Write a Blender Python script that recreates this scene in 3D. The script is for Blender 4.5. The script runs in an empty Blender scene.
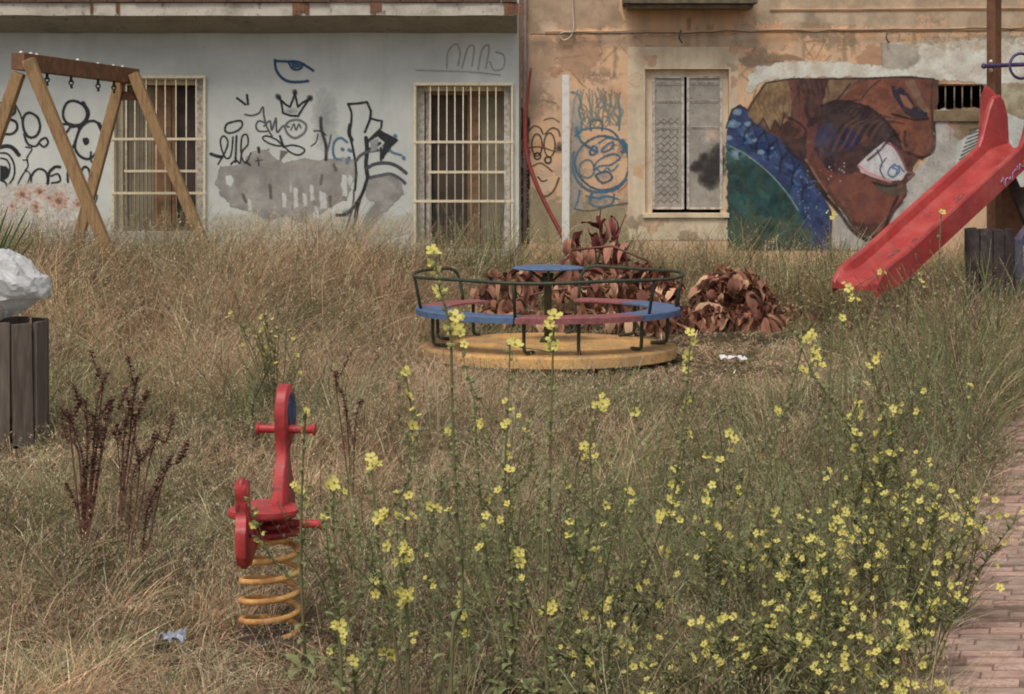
import bpy, bmesh, math, random
import numpy as np
from mathutils import Vector, Matrix
PI = math.pi
rad = math.radians
random.seed(7); rng = np.random.default_rng(11)
scn = bpy.context.scene
C = scn.collection

# ------------------------------------------------------------ camera
H = 1.65; F = 1960.0; CX = 512.0; HY = 150.0
cd = bpy.data.cameras.new('camera'); cam = bpy.data.objects.new('camera', cd); C.objects.link(cam)
cam.location = (0, 0, H); cam.rotation_euler = (rad(90), 0, 0)
cd.sensor_fit = 'HORIZONTAL'; cd.sensor_width = 36; cd.lens = 36*F/1024.0
cd.shift_y = -(347-HY)/1024.0; cd.clip_start = 0.1; cd.clip_end = 1500
cd.dof.use_dof = False
scn.camera = cam
# ------------------------------------------------------------ light
SUN_EL, SUN_AZ, = 58, 200      # azimuth: direction the light comes from, degrees clockwise from +Y
w = bpy.data.worlds.new('World'); scn.world = w; w.use_nodes = True
nt = w.node_tree; bg = nt.nodes['Background']
sky = nt.nodes.new('ShaderNodeTexSky'); sky.sky_type = 'NISHITA'; sky.sun_disc = False
sky.sun_elevation = rad(SUN_EL); sky.sun_rotation = rad(SUN_AZ); sky.air_density = 1.0; sky.dust_density = 4.0; sky.ozone_density = 0.6
hs = nt.nodes.new('ShaderNodeHueSaturation'); hs.inputs['Saturation'].default_value = .55
nt.links.new(sky.outputs[0], hs.inputs['Color']); nt.links.new(hs.outputs[0], bg.inputs[0]); bg.inputs[1].default_value = 0.125
sl = bpy.data.lights.new('sun', 'SUN'); sun = bpy.data.objects.new('sun', sl); C.objects.link(sun)
sl.energy = 1.5; sl.angle = rad(18); sl.color = (1, 0.93, 0.82)
dv = Vector((math.sin(rad(SUN_AZ))*math.cos(rad(SUN_EL)), math.cos(rad(SUN_AZ))*math.cos(rad(SUN_EL)), math.sin(rad(SUN_EL))))
sun.rotation_euler = dv.to_track_quat('Z', 'Y').to_euler()
sun.location = (0, 0, 30)
scn.view_settings.view_transform = 'Standard'; scn.view_settings.look = 'None'
scn.view_settings.gamma = 1; scn.view_settings.exposure = -0.20
scn.render.engine = 'CYCLES'
scn.render.resolution_x = 1024; scn.render.resolution_y = 694
scn.cycles.filter_width = 1.9; scn.cycles.max_bounces = 5; scn.cycles.transparent_max_bounces = 12

# ------------------------------------------------------------ helpers
LW = 0.50     # how bright a paint's colour shows under this light
def s2l(c): return tuple(((x/255.)/12.92 if x/255. <= .04045 else ((x/255.+.055)/1.055)**2.4) for x in c)
def P(r, g, b, k=1.0):
    c = [v/LW*k for v in s2l((r, g, b))]; m = .3*c[0]+.6*c[1]+.1*c[2]
    return tuple(min(.85, max(.004, m+(v-m)*.84)) for v in c)
def U(px, py, D): return Vector(((px-CX)*D/F, D, H-(py-HY)*D/F))
def sstep(a, b, x):
    t = np.clip((x-a)/(b-a), 0, 1); return t*t*(3-2*t)
def terr(x, y):
    lf = 1-sstep(-2.2, -.6, x)
    return (0.36*sstep(12.8, 17.6, y))*lf+(1-lf)*(0.30*sstep(15.8, 20.0, y)*(0.55+0.45*(1-sstep(-.5, 2.5, x))))
def tz(x, y): return float(terr(np.array(float(x)), np.array(float(y))))
_lat = rng.random((64, 64))
def vnoise(x, y, s=1.0, o=0):
    x = np.asarray(x)*s+o*7.31+100; y = np.asarray(y)*s+o*3.17+100
    xi = np.floor(x).astype(int); yi = np.floor(y).astype(int); fx = x-xi; fy = y-yi
    fx = fx*fx*(3-2*fx); fy = fy*fy*(3-2*fy)
    g = lambda a, b: _lat[a % 64, b % 64]
    return (g(xi, yi)*(1-fx)+g(xi+1, yi)*fx)*(1-fy)+(g(xi, yi+1)*(1-fx)+g(xi+1, yi+1)*fx)*fy
def fbm(x, y, s=1.0, o=0, n=3):
    v = 0; a = .5; t = 0
    for i in range(n): v = v+a*vnoise(x, y, s*2**i, o+i); t += a; a *= .55
    return v/t

class N:
    def __init__(s, name):
        s.m = bpy.data.materials.new(name); s.m.use_nodes = True; s.t = s.m.node_tree
        s.b = s.t.nodes['Principled BSDF']; s.out = s.t.nodes['Material Output']
    def new(s, t, **k):
        n = s.t.nodes.new(t)
        for a, v in k.items(): setattr(n, a, v)
        return n
    def link(s, a, b): s.t.links.new(a, b)
    def coord(s):
        return s.new('ShaderNodeTexCoord').outputs['Object']
    def noise(s, scale, detail=5, rough=.6, vec=None, dist=0):
        n = s.new('ShaderNodeTexNoise'); n.inputs['Scale'].default_value = scale; n.inputs['Detail'].default_value = detail
        n.inputs['Roughness'].default_value = rough; n.inputs['Distortion'].default_value = dist
        s.link(vec if vec else s.coord(), n.inputs['Vector']); return n.outputs['Fac']
    def ramp(s, f, stops):
        r = s.new('ShaderNodeValToRGB'); e = r.color_ramp.elements
        while len(e) < len(stops): e.new(.5)
        for i, (p, c) in enumerate(stops): e[i].position = p; e[i].color = (*c, 1) if len(c) == 3 else c
        s.link(f, r.inputs[0]); return r.outputs[0]
    def mix(s, f, a, b, mode='MIX'):
        n = s.new('ShaderNodeMix', data_type='RGBA', blend_type=mode)
        if isinstance(f, (int, float)): n.inputs[0].default_value = f
        else: s.link(f, n.inputs[0])
        for i, v in ((6, a), (7, b)):
            if isinstance(v, tuple): n.inputs[i].default_value = (*v[:3], 1)
            else: s.link(v, n.inputs[i])
        return n.outputs[2]
    def bump(s, f, st=.3, d=.01):
        b = s.new('ShaderNodeBump'); b.inputs['Strength'].default_value = st; b.inputs['Distance'].default_value = d
        s.link(f, b.inputs['Height']); s.link(b.outputs[0], s.b.inputs['Normal']); return s
    def col(s, c):
        if isinstance(c, tuple): s.b.inputs['Base Color'].default_value = (*c[:3], 1)
        else: s.link(c, s.b.inputs['Base Color'])
        return s
    def rough(s, v):
        s.b.inputs['Roughness'].default_value = v; return s

def worn(name, c, c2, scale=6, lo=.45, hi=.62, rough=.6, bump=.2, bd=.004, speck=None, metal=0):
    m = N(name); f = m.noise(scale, 8, .65)
    col = m.ramp(f, [(lo, c), (hi, c2)])
    if speck:
        f2 = m.noise(scale*5, 6, .7); k = m.ramp(f2, [(.58, (0, 0, 0)), (.66, (1, 1, 1))])
        col = m.mix(k, col, speck)
    m.col(col).rough(rough).bump(m.noise(scale*8, 6, .7), bump, bd); m.b.inputs['Metallic'].default_value = metal
    m.b.inputs['Specular IOR Level'].default_value = .3
    return m.m

def link(name, bm, mats, parent=None, smooth=False):
    me = bpy.data.meshes.new(name)
    bmesh.ops.recalc_face_normals(bm, faces=bm.faces[:]) if not getattr(bm, '_nr', False) else None
    bm.to_mesh(me); bm.free()
    if not isinstance(mats, (list, tuple)): mats = [mats]
    for m in mats: me.materials.append(m)
    if smooth:
        for p in me.polygons: p.use_smooth = True
    o = bpy.data.objects.new(name, me); C.objects.link(o)
    if parent:
        o.parent = parent
        o.matrix_parent_inverse = world_of(parent).inverted()
    return o

def world_of(o):
    m = o.matrix_basis.copy()
    while o.parent:
        m = o.parent.matrix_basis @ o.matrix_parent_inverse @ m if o.parent.parent is None else o.parent.parent.matrix_basis @ o.parent.matrix_parent_inverse @ o.parent.matrix_basis @ o.matrix_parent_inverse @ m
        break
    return m
def thing(name, label, cat, loc=(0, 0, 0), group=None):
    o = bpy.data.objects.new(name, None); C.objects.link(o); o.location = loc; o.empty_display_size = .1
    o['label'] = label; o['category'] = cat
    if group: o['group'] = group
    return o
def tag(o, label, cat, group=None):
    o['label'] = label; o['category'] = cat
    if group: o['group'] = group
    return o
def npmesh(name, V, Fq, mats, parent=None, col=None, alpha=None, tri=None):
    me = bpy.data.meshes.new(name); nv = len(V)
    me.vertices.add(nv); me.vertices.foreach_set('co', np.asarray(V, np.float32).ravel())
    nq = len(Fq); ntq = 0 if tri is None else len(tri)
    me.loops.add(nq*4+ntq*3); me.polygons.add(nq+ntq)
    idx = np.asarray(Fq, np.int32).ravel()
    st = np.arange(nq)*4
    if ntq:
        idx = np.concatenate([idx, np.asarray(tri, np.int32).ravel()]); st = np.concatenate([st, nq*4+np.arange(ntq)*3])
    me.loops.foreach_set('vertex_index', idx); me.polygons.foreach_set('loop_start', st.astype(np.int32))
    me.update(calc_edges=True)
    if col is not None:
        a = me.color_attributes.new('Col', 'FLOAT_COLOR', 'POINT')
        c4 = np.ones((nv, 4), np.float32); c4[:, :3] = col
        if alpha is not None: c4[:, 3] = alpha
        a.data.foreach_set('color', c4.ravel())
    if not isinstance(mats, (list, tuple)): mats = [mats]
    for m in mats: me.materials.append(m)
    o = bpy.data.objects.new(name, me); C.objects.link(o)
    if parent: o.parent = parent; o.matrix_parent_inverse = world_of(parent).inverted()
    return o

def box(bm, x0, x1, y0, y1, z0, z1, M=None, mi=0, bev=0):
    vs = [Vector((x, y, z)) for x in (x0, x1) for y in (y0, y1) for z in (z0, z1)]
    if M: vs = [M @ v for v in vs]
    v = [bm.verts.new(p) for p in vs]; fs = []
    for q in ((0, 1, 3, 2), (4, 6, 7, 5), (0, 4, 5, 1), (2, 3, 7, 6), (0, 2, 6, 4), (1, 5, 7, 3)):
        f = bm.faces.new([v[i] for i in q]); f.material_index = mi; fs.append(f)
    if bev: bmesh.ops.bevel(bm, geom=list({e for f in fs for e in f.edges}), offset=bev, segments=2, affect='EDGES', profile=.7)
    return v
def tube(bm, pts, r, n=8, cap=True, mi=0, closed=False):
    pts = [Vector(p) for p in pts]; k = len(pts)
    rs = r if isinstance(r, (list, tuple)) else [r]*k
    rings = []; prev = None
    for i, p in enumerate(pts):
        if closed: d = pts[(i+1) % k]-pts[i-1]
        else: d = (pts[min(i+1, k-1)]-pts[max(i-1, 0)])
        if d.length < 1e-9: d = Vector((0, 0, 1))
        d.normalize()
        if prev is None:
            a = Vector((0, 0, 1)) if abs(d.z) < .9 else Vector((1, 0, 0)); prev = (a-d*a.dot(d)).normalized()
        else:
            prev = (prev-d*prev.dot(d)).normalized()
        b = d.cross(prev)
        rings.append([bm.verts.new(p+(prev*math.cos(2*PI*j/n)+b*math.sin(2*PI*j/n))*rs[i]) for j in range(n)])
    for i in range(k if closed else k-1):
        A, B = rings[i], rings[(i+1) % k]
        for j in range(n):
            f = bm.faces.new((A[j], A[(j+1) % n], B[(j+1) % n], B[j])); f.material_index = mi; f.smooth = True
    if cap and not closed:
        for R in (rings[0][::-1], rings[-1]):
            f = bm.faces.new(R); f.material_index = mi
def prism(bm, prof, M, t, mi=0, bev=0):
    """profile (u,v) extruded by +-t/2 along w; M maps (u, w, v) to the world"""
    A = [bm.verts.new(M @ Vector((u, -t/2, v))) for u, v in prof]; B = [bm.verts.new(M @ Vector((u, t/2, v))) for u, v in prof]
    fs = [bm.faces.new(A), bm.faces.new(B[::-1])]; n = len(prof)
    for i in range(n): fs.append(bm.faces.new((A[i], B[i], B[(i+1) % n], A[(i+1) % n])))
    for f in fs: f.material_index = mi
    if bev:
        es = [e for e in set(fs[0].edges) | set(fs[1].edges)]
        bmesh.ops.bevel(bm, geom=es, offset=bev, segments=2, affect='EDGES')
def smooth_pts(pts, sub=6, closed=False):
    P_ = [np.array(p, float) for p in pts]; n = len(P_); out = []
    rngk = range(n if closed else n-1)
    for i in rngk:
        p0 = P_[(i-1) % n] if closed or i > 0 else P_[0]; p1 = P_[i]; p2 = P_[(i+1) % n]; p3 = P_[(i+2) % n] if closed or i+2 < n else P_[-1]
        for s in range(sub):
            t = s/sub
            out.append(.5*((2*p1)+(-p0+p2)*t+(2*p0-5*p1+4*p2-p3)*t*t+(-p0+3*p1-3*p2+p3)*t**3))
    if not closed: out.append(P_[-1])
    return out

# ------------------------------------------------------------ paint on walls (thin coats of paint, colour held per vertex)
class Paint:
    def __init__(s, x0, y0, x1, y1, res=2.0):
        s.x0, s.y0, s.res = x0, y0, res
        s.w = int((x1-x0)*res)+1; s.h = int((y1-y0)*res)+1
        s.X, s.Y = np.meshgrid(x0+np.arange(s.w)/res, y0+np.arange(s.h)/res)
        s.rgb = np.zeros((s.h, s.w, 3)); s.a = np.zeros((s.h, s.w))
        s.k = 0
    def put(s, m, c):
        m = np.clip(m, 0, 1); na = m+s.a*(1-m)
        s.rgb = np.where(na[..., None] > 1e-4, (np.array(c)*m[..., None]+s.rgb*(s.a*(1-m))[..., None])/np.maximum(na, 1e-4)[..., None], s.rgb); s.a = na
    def _sub(s, x0, y0, x1, y1, pad):
        i0 = max(0, int((x0-pad-s.x0)*s.res)); i1 = min(s.w, int((x1+pad-s.x0)*s.res)+2)
        j0 = max(0, int((y0-pad-s.y0)*s.res)); j1 = min(s.h, int((y1+pad-s.y0)*s.res)+2)
        return slice(j0, max(j1, j0)), slice(i0, max(i1, i0))
    def _apply(s, sl, m, c):
        full = s.a[sl]; m = np.clip(m, 0, 1); na = m+full*(1-m)
        r = s.rgb[sl]; s.rgb[sl] = np.where(na[..., None] > 1e-4, (np.array(c)*m[..., None]+r*(full*(1-m))[..., None])/np.maximum(na, 1e-4)[..., None], r)
        s.a[sl] = na
    def stroke(s, pts, c, wd=2.0, al=.92, soft=.6, smooth=True, closed=False, rough=.5, taper=False):
        s.k += 1
        if smooth and len(pts) > 2: pts = smooth_pts(pts, 6, closed)
        elif closed: pts = list(pts)+[pts[0]]
        if closed and smooth: pts = list(pts)+[pts[0]]
        p = np.array(pts, float); lo = p.min(0); hi = p.max(0)
        sl = s._sub(lo[0], lo[1], hi[0], hi[1], wd*1.5+2+soft); X = s.X[sl]; Y = s.Y[sl]
        if X.size == 0: return
        d = np.full(X.shape, 1e9)
        for i in range(len(p)-1):
            a, b = p[i], p[i+1]; v = b-a; L = max(v@v, 1e-9)
            t = np.clip(((X-a[0])*v[0]+(Y-a[1])*v[1])/L, 0, 1)
            dd = np.hypot(X-a[0]-t*v[0], Y-a[1]-t*v[1])
            if taper: dd = dd+wd*.5*(i/len(p))**1.5
            d = np.minimum(d, dd)
        d = d+(fbm(X, Y, .7, s.k)-.5)*rough
        al2 = al*(.8+.4*fbm(X, Y, .25, s.k+9))
        s._apply(sl, np.clip((wd/2-d)/soft+.5, 0, 1)*al2, c)
    def fill(s, pts, c, al=1.0, soft=.7, rough=2.0, c2=None, ns=.12, smooth=False, holes=0):
        s.k += 1
        if smooth: pts = smooth_pts(pts, 5, True)
        p = np.array(pts, float); lo = p.min(0); hi = p.max(0)
        sl = s._sub(lo[0], lo[1], hi[0], hi[1], rough+2+soft); X = s.X[sl]; Y = s.Y[sl]
        if X.size == 0: return
        d = np.full(X.shape, 1e9); ins = np.zeros(X.shape, bool); n = len(p)
        for i in range(n):
            a, b = p[i], p[(i+1) % n]; v = b-a; L = max(v@v, 1e-9)
            t = np.clip(((X-a[0])*v[0]+(Y-a[1])*v[1])/L, 0, 1)
            d = np.minimum(d, np.hypot(X-a[0]-t*v[0], Y-a[1]-t*v[1]))
            cr = (a[1] > Y) != (b[1] > Y)
            if a[1] != b[1]: ins ^= cr & (X < (b[0]-a[0])*(Y-a[1])/(b[1]-a[1])+a[0])
        sd = np.where(ins, d, -d)+(fbm(X, Y, .22, s.k, 4)-.5)*rough*2
        m = np.clip(sd/soft+.5, 0, 1)*al
        if holes: m = m*np.clip((fbm(X, Y, .35, s.k+21, 4)-holes)*12, 0, 1)
        if c2 is None: cc = np.array(c)
        else:
            f = np.clip((fbm(X, Y, ns, s.k+4, 4)-.35)*3.2, 0, 1)[..., None]; cc = np.array(c)*(1-f)+np.array(c2)*f
        s._apply(sl, m, cc)
    def spray(s, x, y, r, c, al=.5, pw=1.0, ry=None):
        s.k += 1; ry = ry or r
        sl = s._sub(x-r, y-ry, x+r, y+ry, 3); X = s.X[sl]; Y = s.Y[sl]
        d = np.hypot((X-x)/r, (Y-y)/ry)+(fbm(X, Y, .3, s.k, 4)-.5)*.7
        s._apply(sl, np.clip(1-d, 0, 1)**pw*al, c)
    def erase(s, x, y, r, ry=None):
        s.k += 1; ry = ry or r
        d = np.hypot((s.X-x)/r, (s.Y-y)/ry)+(fbm(s.X, s.Y, .3, s.k, 4)-.5)*.8
        s.a = s.a*np.clip((d-.8)*4, 0, 1)
    def build(s, name, D, parent, mat, off=.003):
        Dn = D-off
        X = (s.X-CX)*D/F; Z = H-(s.Y-HY)*D/F
        V = np.stack([X, np.full(X.shape, Dn), Z], -1).reshape(-1, 3)
        id_ = np.arange(s.w*s.h).reshape(s.h, s.w)
        q = np.stack([id_[:-1, :-1], id_[1:, :-1], id_[1:, 1:], id_[:-1, 1:]], -1).reshape(-1, 4)
        a = s.a.reshape(-1); keep = a[q].max(1) > .02; q = q[keep]
        used = np.unique(q); mp = np.zeros(len(a), int); mp[used] = np.arange(len(used))
        return npmesh(name, V[used], mp[q], mat, parent, s.rgb.reshape(-1, 3)[used], a[used])
def paint_mat(name, rough=.75, wear=.16):
    m = N(name); at = m.new('ShaderNodeAttribute', attribute_name='Col')
    n1 = m.noise(9, 8, .7); v = m.ramp(n1, [(.3, (1-wear,)*3), (.7, (1+wear,)*3)])
    cc = m.mix(1.0, at.outputs['Color'], v, 'MULTIPLY')
    if name == 'mural_paint':
        k0 = m.ramp(m.noise(5, 9, .72), [(.40, (0, 0, 0)), (.75, (.28, .28, .28))]); cc = m.mix(k0, cc, P(104, 92, 84))
        k1 = m.ramp(m.noise(17, 8, .75), [(.60, (0, 0, 0)), (.68, (.6, .6, .6))]); cc = m.mix(k1, cc, P(50, 44, 44))
        hsv = m.new('ShaderNodeHueSaturation'); hsv.inputs['Saturation'].default_value = 1.0; hsv.inputs['Value'].default_value = .86; m.link(cc, hsv.inputs['Color']); cc = hsv.outputs[0]
    m.col(cc).rough(rough).bump(m.noise(60, 5, .7), .25, .004)
    n2 = m.noise(45, 6, .75); k = m.ramp(n2, [(.25, (0, 0, 0)), (.42, (1, 1, 1))])
    mu = m.new('ShaderNodeMath', operation='MULTIPLY'); m.link(at.outputs['Alpha'], mu.inputs[0]); m.link(k, mu.inputs[1])
    m.link(mu.outputs[0], m.b.inputs['Alpha']); m.b.inputs['Specular IOR Level'].default_value = .2
    return m.m

# ------------------------------------------------------------ setting: ground and path
def terr_mat():
    m = N('dry_soil'); f = m.noise(1.3, 8, .65); c = m.ramp(f, [(.35, (.10, .075, .045)), (.55, (.17, .13, .08)), (.7, (.24, .185, .115))])
    f2 = m.noise(40, 6, .75); k = m.ramp(f2, [(.45, (.45, .45, .45)), (.62, (1.25, 1.2, 1.1))])
    m.col(m.mix(1, c, k, 'MULTIPLY')).rough(1).bump(f2, .8, .03); m.b.inputs['Specular IOR Level'].default_value = .05
    return m.m
xs = np.unique(np.concatenate([np.linspace(-150, -9, 12), np.linspace(-9, 9, 61), np.linspace(9, 150, 12)]))
ys = np.unique(np.concatenate([np.linspace(-60, 0, 8), np.linspace(0, 21, 85), np.linspace(21, 250, 16)]))
gx, gy = np.meshgrid(xs, ys); gz = terr(gx, gy)+(fbm(gx, gy, 1.1, 3)-.5)*.05*((gx > -9) & (gx < 9) & (gy > 0) & (gy < 21))
idg = np.arange(gx.size).reshape(gx.shape)
q = np.stack([idg[:-1, :-1], idg[:-1, 1:], idg[1:, 1:], idg[1:, :-1]], -1).reshape(-1, 4)
g = npmesh('ground', np.stack([gx, gy, gz], -1).reshape(-1, 3), q, terr_mat()); g['kind'] = 'structure'
for p in g.data.polygons: p.use_smooth = True

def path_edge(y): return 1.30+(y-5.94)*.293
def build_path():
    bm = bmesh.new()
    y = 2.4; sx = .293
    while y < 19:
        L = path_edge(y); d = .066+random.uniform(-.002, .002)
        x = L-.02-random.uniform(0, .16)
        while x < L+2.7:                                      # short paver ribs with staggered joints
            wx = .2+random.uniform(-.003, .003); zz = .055+random.uniform(-.006, .005)
            a = bm.faces  # rib
            v = box(bm, x+.004, x+wx-.004, y, y+d, -.05, zz, None, random.randrange(3))
            for p in v:
                p.co.x += (p.co.y-y)*sx; p.co.z += .3*0
            x += wx
        y += .080
    m = N('pink_paver'); f = m.noise(2.2, 7, .65); c = m.ramp(f, [(.35, P(128, 100, 88)), (.6, P(162, 132, 116))])
    r = m.noise(55, 5, .7); k = m.ramp(r, [(.4, (.7, .7, .7)), (.6, (1.1, 1.1, 1.1))])
    m.col(m.mix(1, c, k, 'MULTIPLY')).rough(.9).bump(r, .4, .006)
    o = link('path', bm, [m.m, worn('rose_paver', P(156, 124, 108), P(132, 104, 92), 14, rough=.9, bump=.4), worn('worn_paver', P(136, 114, 100), P(112, 92, 80), 14, rough=.9, bump=.4)]); o['kind'] = 'structure'
    bm = bmesh.new()
    vs = [bm.verts.new(p) for p in ((path_edge(2.4)-.05, 2.4, .050), (path_edge(2.4)+2.75, 2.4, .050), (path_edge(19)+2.75, 19, .050), (path_edge(19)-.05, 19, .050))]
    bm.faces.new(vs)
    o = link('path', bm, worn('path_grit', P(96, 76, 64), P(116, 94, 80), 30, rough=1)); o['kind'] = 'structure'
build_path()

# ------------------------------------------------------------ houses
DL, DR = 20.45, 20.62
def wall_boxes(bm, x0, x1, z0, z1, y0, th, holes):
    xs = sorted({x0, x1, *[h[0] for h in holes], *[h[1] for h in holes]})
    for i in range(len(xs)-1):
        a, b = xs[i], xs[i+1]; cuts = sorted((h[2], h[3]) for h in holes if h[0] <= a+1e-6 and h[1] >= b-1e-6)
        z = z0
        for c0, c1 in cuts+[(z1, z1)]:
            if c0 > z: box(bm, a, b, y0, y0+th, z, c0)
            z = max(z, c1)
def wx(px, D): return (px-CX)*D/F
def wz(py, D): return H-(py-HY)*D/F
def plaster(name, stops, scale, dirt, dark, bump=.35, vs=.6):
    m = N(name); f = m.noise(scale, 9, .62, dist=.4); c = m.ramp(f, stops)
    mp = m.new('ShaderNodeMapping'); mp.inputs['Scale'].default_value = (2.2, 1, .35); m.link(m.coord(), mp.inputs[0])
    st = m.noise(1.5, 7, .7, mp.outputs[0]); k = m.ramp(st, [(.5, (0, 0, 0)), (.75, (vs,)*3)])
    c = m.mix(k, c, dirt)
    f3 = m.noise(28, 8, .75); k3 = m.ramp(f3, [(.28, (1, 1, 1)), (.36, (0, 0, 0))]); c = m.mix(k3, c, dark)
    m.col(c).rough(.92).bump(m.noise(22, 9, .75), bump, .012); m.b.inputs['Specular IOR Level'].default_value = .15
    return m.m
M_white = plaster('pale_plaster', [(.3, P(140, 144, 139)), (.5, P(155, 158, 153)), (.7, P(166, 168, 162))], .9, P(134, 136, 128), P(118, 118, 110), .3, .5)
M_ochre = plaster('peeling_ochre_plaster', [(.26, P(134, 110, 86)), (.40, P(176, 142, 110)), (.52, P(184, 142, 104)), (.60, P(172, 142, 112)), (.72, P(158, 142, 120))], 1.9, P(136, 120, 100), P(112, 92, 74), .6, 1.0)
M_pale = plaster('surround_plaster', [(.3, P(152, 134, 110)), (.55, P(182, 162, 134)), (.75, P(150, 124, 98))], 3, P(140, 122, 98), P(112, 94, 76), .5, .9)
M_dark = worn('dark_interior', P(62, 54, 48), P(74, 62, 54), 3, rough=.9)
M_cream = worn('cream_metal', P(176, 164, 134), P(150, 134, 104), 30, .5, .7, .5, .2, .002, P(110, 84, 58))
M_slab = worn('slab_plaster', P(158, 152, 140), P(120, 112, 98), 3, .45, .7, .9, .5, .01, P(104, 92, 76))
M_slab_shade = worn('shaded_slab_plaster', P(120, 116, 104), P(104, 100, 88), 3, .45, .7, .9, .5, .01, P(84, 76, 64))  # slab plaster recoloured darker; the underside's shade is put into the colour
M_rusty = worn('rusty_brown', P(70, 54, 46), P(92, 68, 52), 12, .4, .6, .9, .6, .01, P(50, 40, 36))
M_rustp = worn('rust_patch', P(112, 78, 52), P(92, 62, 46), 12, .4, .6, .9, .6, .01, P(60, 46, 38))
M_paint = paint_mat('spray_paint')
M_mural = paint_mat('mural_paint', .8, .22)
M_brownwood = worn('brown_shutter', P(112, 82, 56), P(88, 64, 46), 8, rough=.7)
M_curtain = worn('grey_curtain', P(118, 110, 92), P(102, 94, 78), 3, rough=.9)
M_greymetal = worn('weathered_grey_metal', P(118, 112, 102), P(134, 128, 118), 9, .4, .65, .7, .3, .004, P(92, 80, 68))
M_stile = worn('pale_flaking_paint', P(160, 154, 146), P(128, 118, 108), 20, .45, .6, .8, .5, .004, P(96, 78, 62))

house = thing('house', 'pale white plaster house with barred windows and grey patched graffiti behind the swing frame', 'house', (-4.4, DL, 0))
w1 = (wx(116, DL), wx(204, DL), wz(232, DL), wz(80, DL)); w2 = (wx(417, DL), wx(511, DL), wz(250, DL), wz(86, DL))
xe = wx(519, DL); ztop = 6.4
bm = bmesh.new(); wall_boxes(bm, -9.5, xe, -.1, ztop, DL, .34, [w1, w2]); link('wall', bm, M_white, house)
bm = bmesh.new()
box(bm, -9.5, xe-.002, DL+1.4, DL+1.7, -.1, ztop); box(bm, -9.5, -9.2, DL+.342, DL+1.398, -.1, ztop); box(bm, xe-.3, xe-.002, DL+.342, DL+1.398, -.1, ztop)
link('inner_wall', bm, M_dark, house)
bm = bmesh.new(); box(bm, -9.8, xe+.2, DL-.3, DL+5, ztop+.002, ztop+.25); link('roof', bm, M_rusty, house)
# balcony ledge with its coved underside
bm = bmesh.new()
zb = 3.02; yf = DL-.50
prof = [(0, zb+.13), (0, zb), (.06, zb-.012), (.10, zb-.04), (.30, zb-.085), (.497, zb-.15), (.497, zb+.13)]
n = 60; xa, xb = -9.5, xe-.02
rows = []
for i in range(n+1):
    x = xa+(xb-xa)*i/n; jz = (vnoise(x, 3, 3)-.5)*.012
    rows.append([bm.verts.new((x, yf+u+(vnoise(x, 9, 7)-.5)*.008, z+jz)) for u, z in prof])
for i in range(n):
    for j in range(len(prof)):
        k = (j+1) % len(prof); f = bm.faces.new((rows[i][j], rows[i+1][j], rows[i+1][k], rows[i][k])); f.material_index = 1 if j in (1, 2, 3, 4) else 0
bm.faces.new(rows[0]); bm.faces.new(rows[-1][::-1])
ledge = link('ledge', bm, [M_slab, M_slab_shade], house)
bm = bmesh.new()
x = xa
while x < xb-.05:                                                       # crumbling brown tile course along the top of the ledge
    L = random.uniform(.14, .3); box(bm, x, min(x+L-.006, xb), yf-.03+random.uniform(-.012, .012), yf+.3, zb+.134, zb+.165+random.uniform(0, .03), bev=.004); x += L
link('tile_course', bm, M_rusty, ledge)
for px, s_ in ((301, .17), (376, .12), (514, .2), (118, .04), (92, .03)):
    X = wx(px, yf); bm = bmesh.new()
    for k in range(4): box(bm, X-s_/2+k*s_/4, X-s_/2+(k+1)*s_/4-.002, yf-.012-random.uniform(0, .01), yf+.02, zb+random.uniform(-.005, .04), zb+.125)
    link('rusty_patch', bm, M_rustp, ledge)
bm = bmesh.new(); box(bm, -9.5, xb, DL-.05, DL-.001, 4.4, 4.6); link('string_course', bm, M_slab, house)
# railing of the balcony, out of the picture above the ledge
bm = bmesh.new()
for i in range(80): X = -9.3+i*.115; box(bm, X, X+.014, DL-.44, DL-.426, zb+.14, zb+1.0)
box(bm, -9.4, xb-.1, DL-.45, DL-.416, zb+1.0, zb+1.03); link('railing', bm, M_rusty, house)

def grille(parent, px, py, D, hb, y, vmore=()):
    bm = bmesh.new(); r = .0065
    x0, x1 = wx(px[0], D), wx(px[-1], D); zt, zb_ = wz(py[0], D), wz(py[1], D)
    for p in px[1:-1]: X = wx(p, D)+random.uniform(-.003, .003); tube(bm, [(X, y, zb_), (X+random.uniform(-.004, .004), y, zt)], r, 6)
    for X in (x0, x1): box(bm, X-.012, X+.012, y-.012, y+.012, zb_, zt+.012)
    for h, a, b in hb:
        z = wz(h, D); box(bm, wx(a, D)-.02, wx(b, D)+.02, y-.019, y-.008, z-.013, z+.013)
    box(bm, x0-.012, x1+.012, y-.02, y+.01, zt-.014, zt+.014)
    for z in (zt-.25, zb_+.5):
        for X in (x0, x1): box(bm, X-.008, X+.008, y+.013, y+.06, z-.01, z+.01)
    return link('grille', bm, M_cream, parent)
def window_in(parent, hole, D, name='window', jamb=.05):
    x0, x1, z0, z1 = hole; bm = bmesh.new()
    for a, b, c, d in ((x0+.001, x0+jamb, z0, z1), (x1-jamb, x1-.001, z0, z1), (x0+jamb, x1-jamb, z1-jamb, z1-.001)):
        box(bm, a, b, D+.1, D+.16, c, d, bev=.004)
    return link(name, bm, M_cream, parent)
M_backing = worn('dim_room_backing', P(66, 56, 50), P(50, 44, 42), 4, rough=.5)  # opaque sheet behind the curtain; the room's dimness is put into its colour
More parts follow.
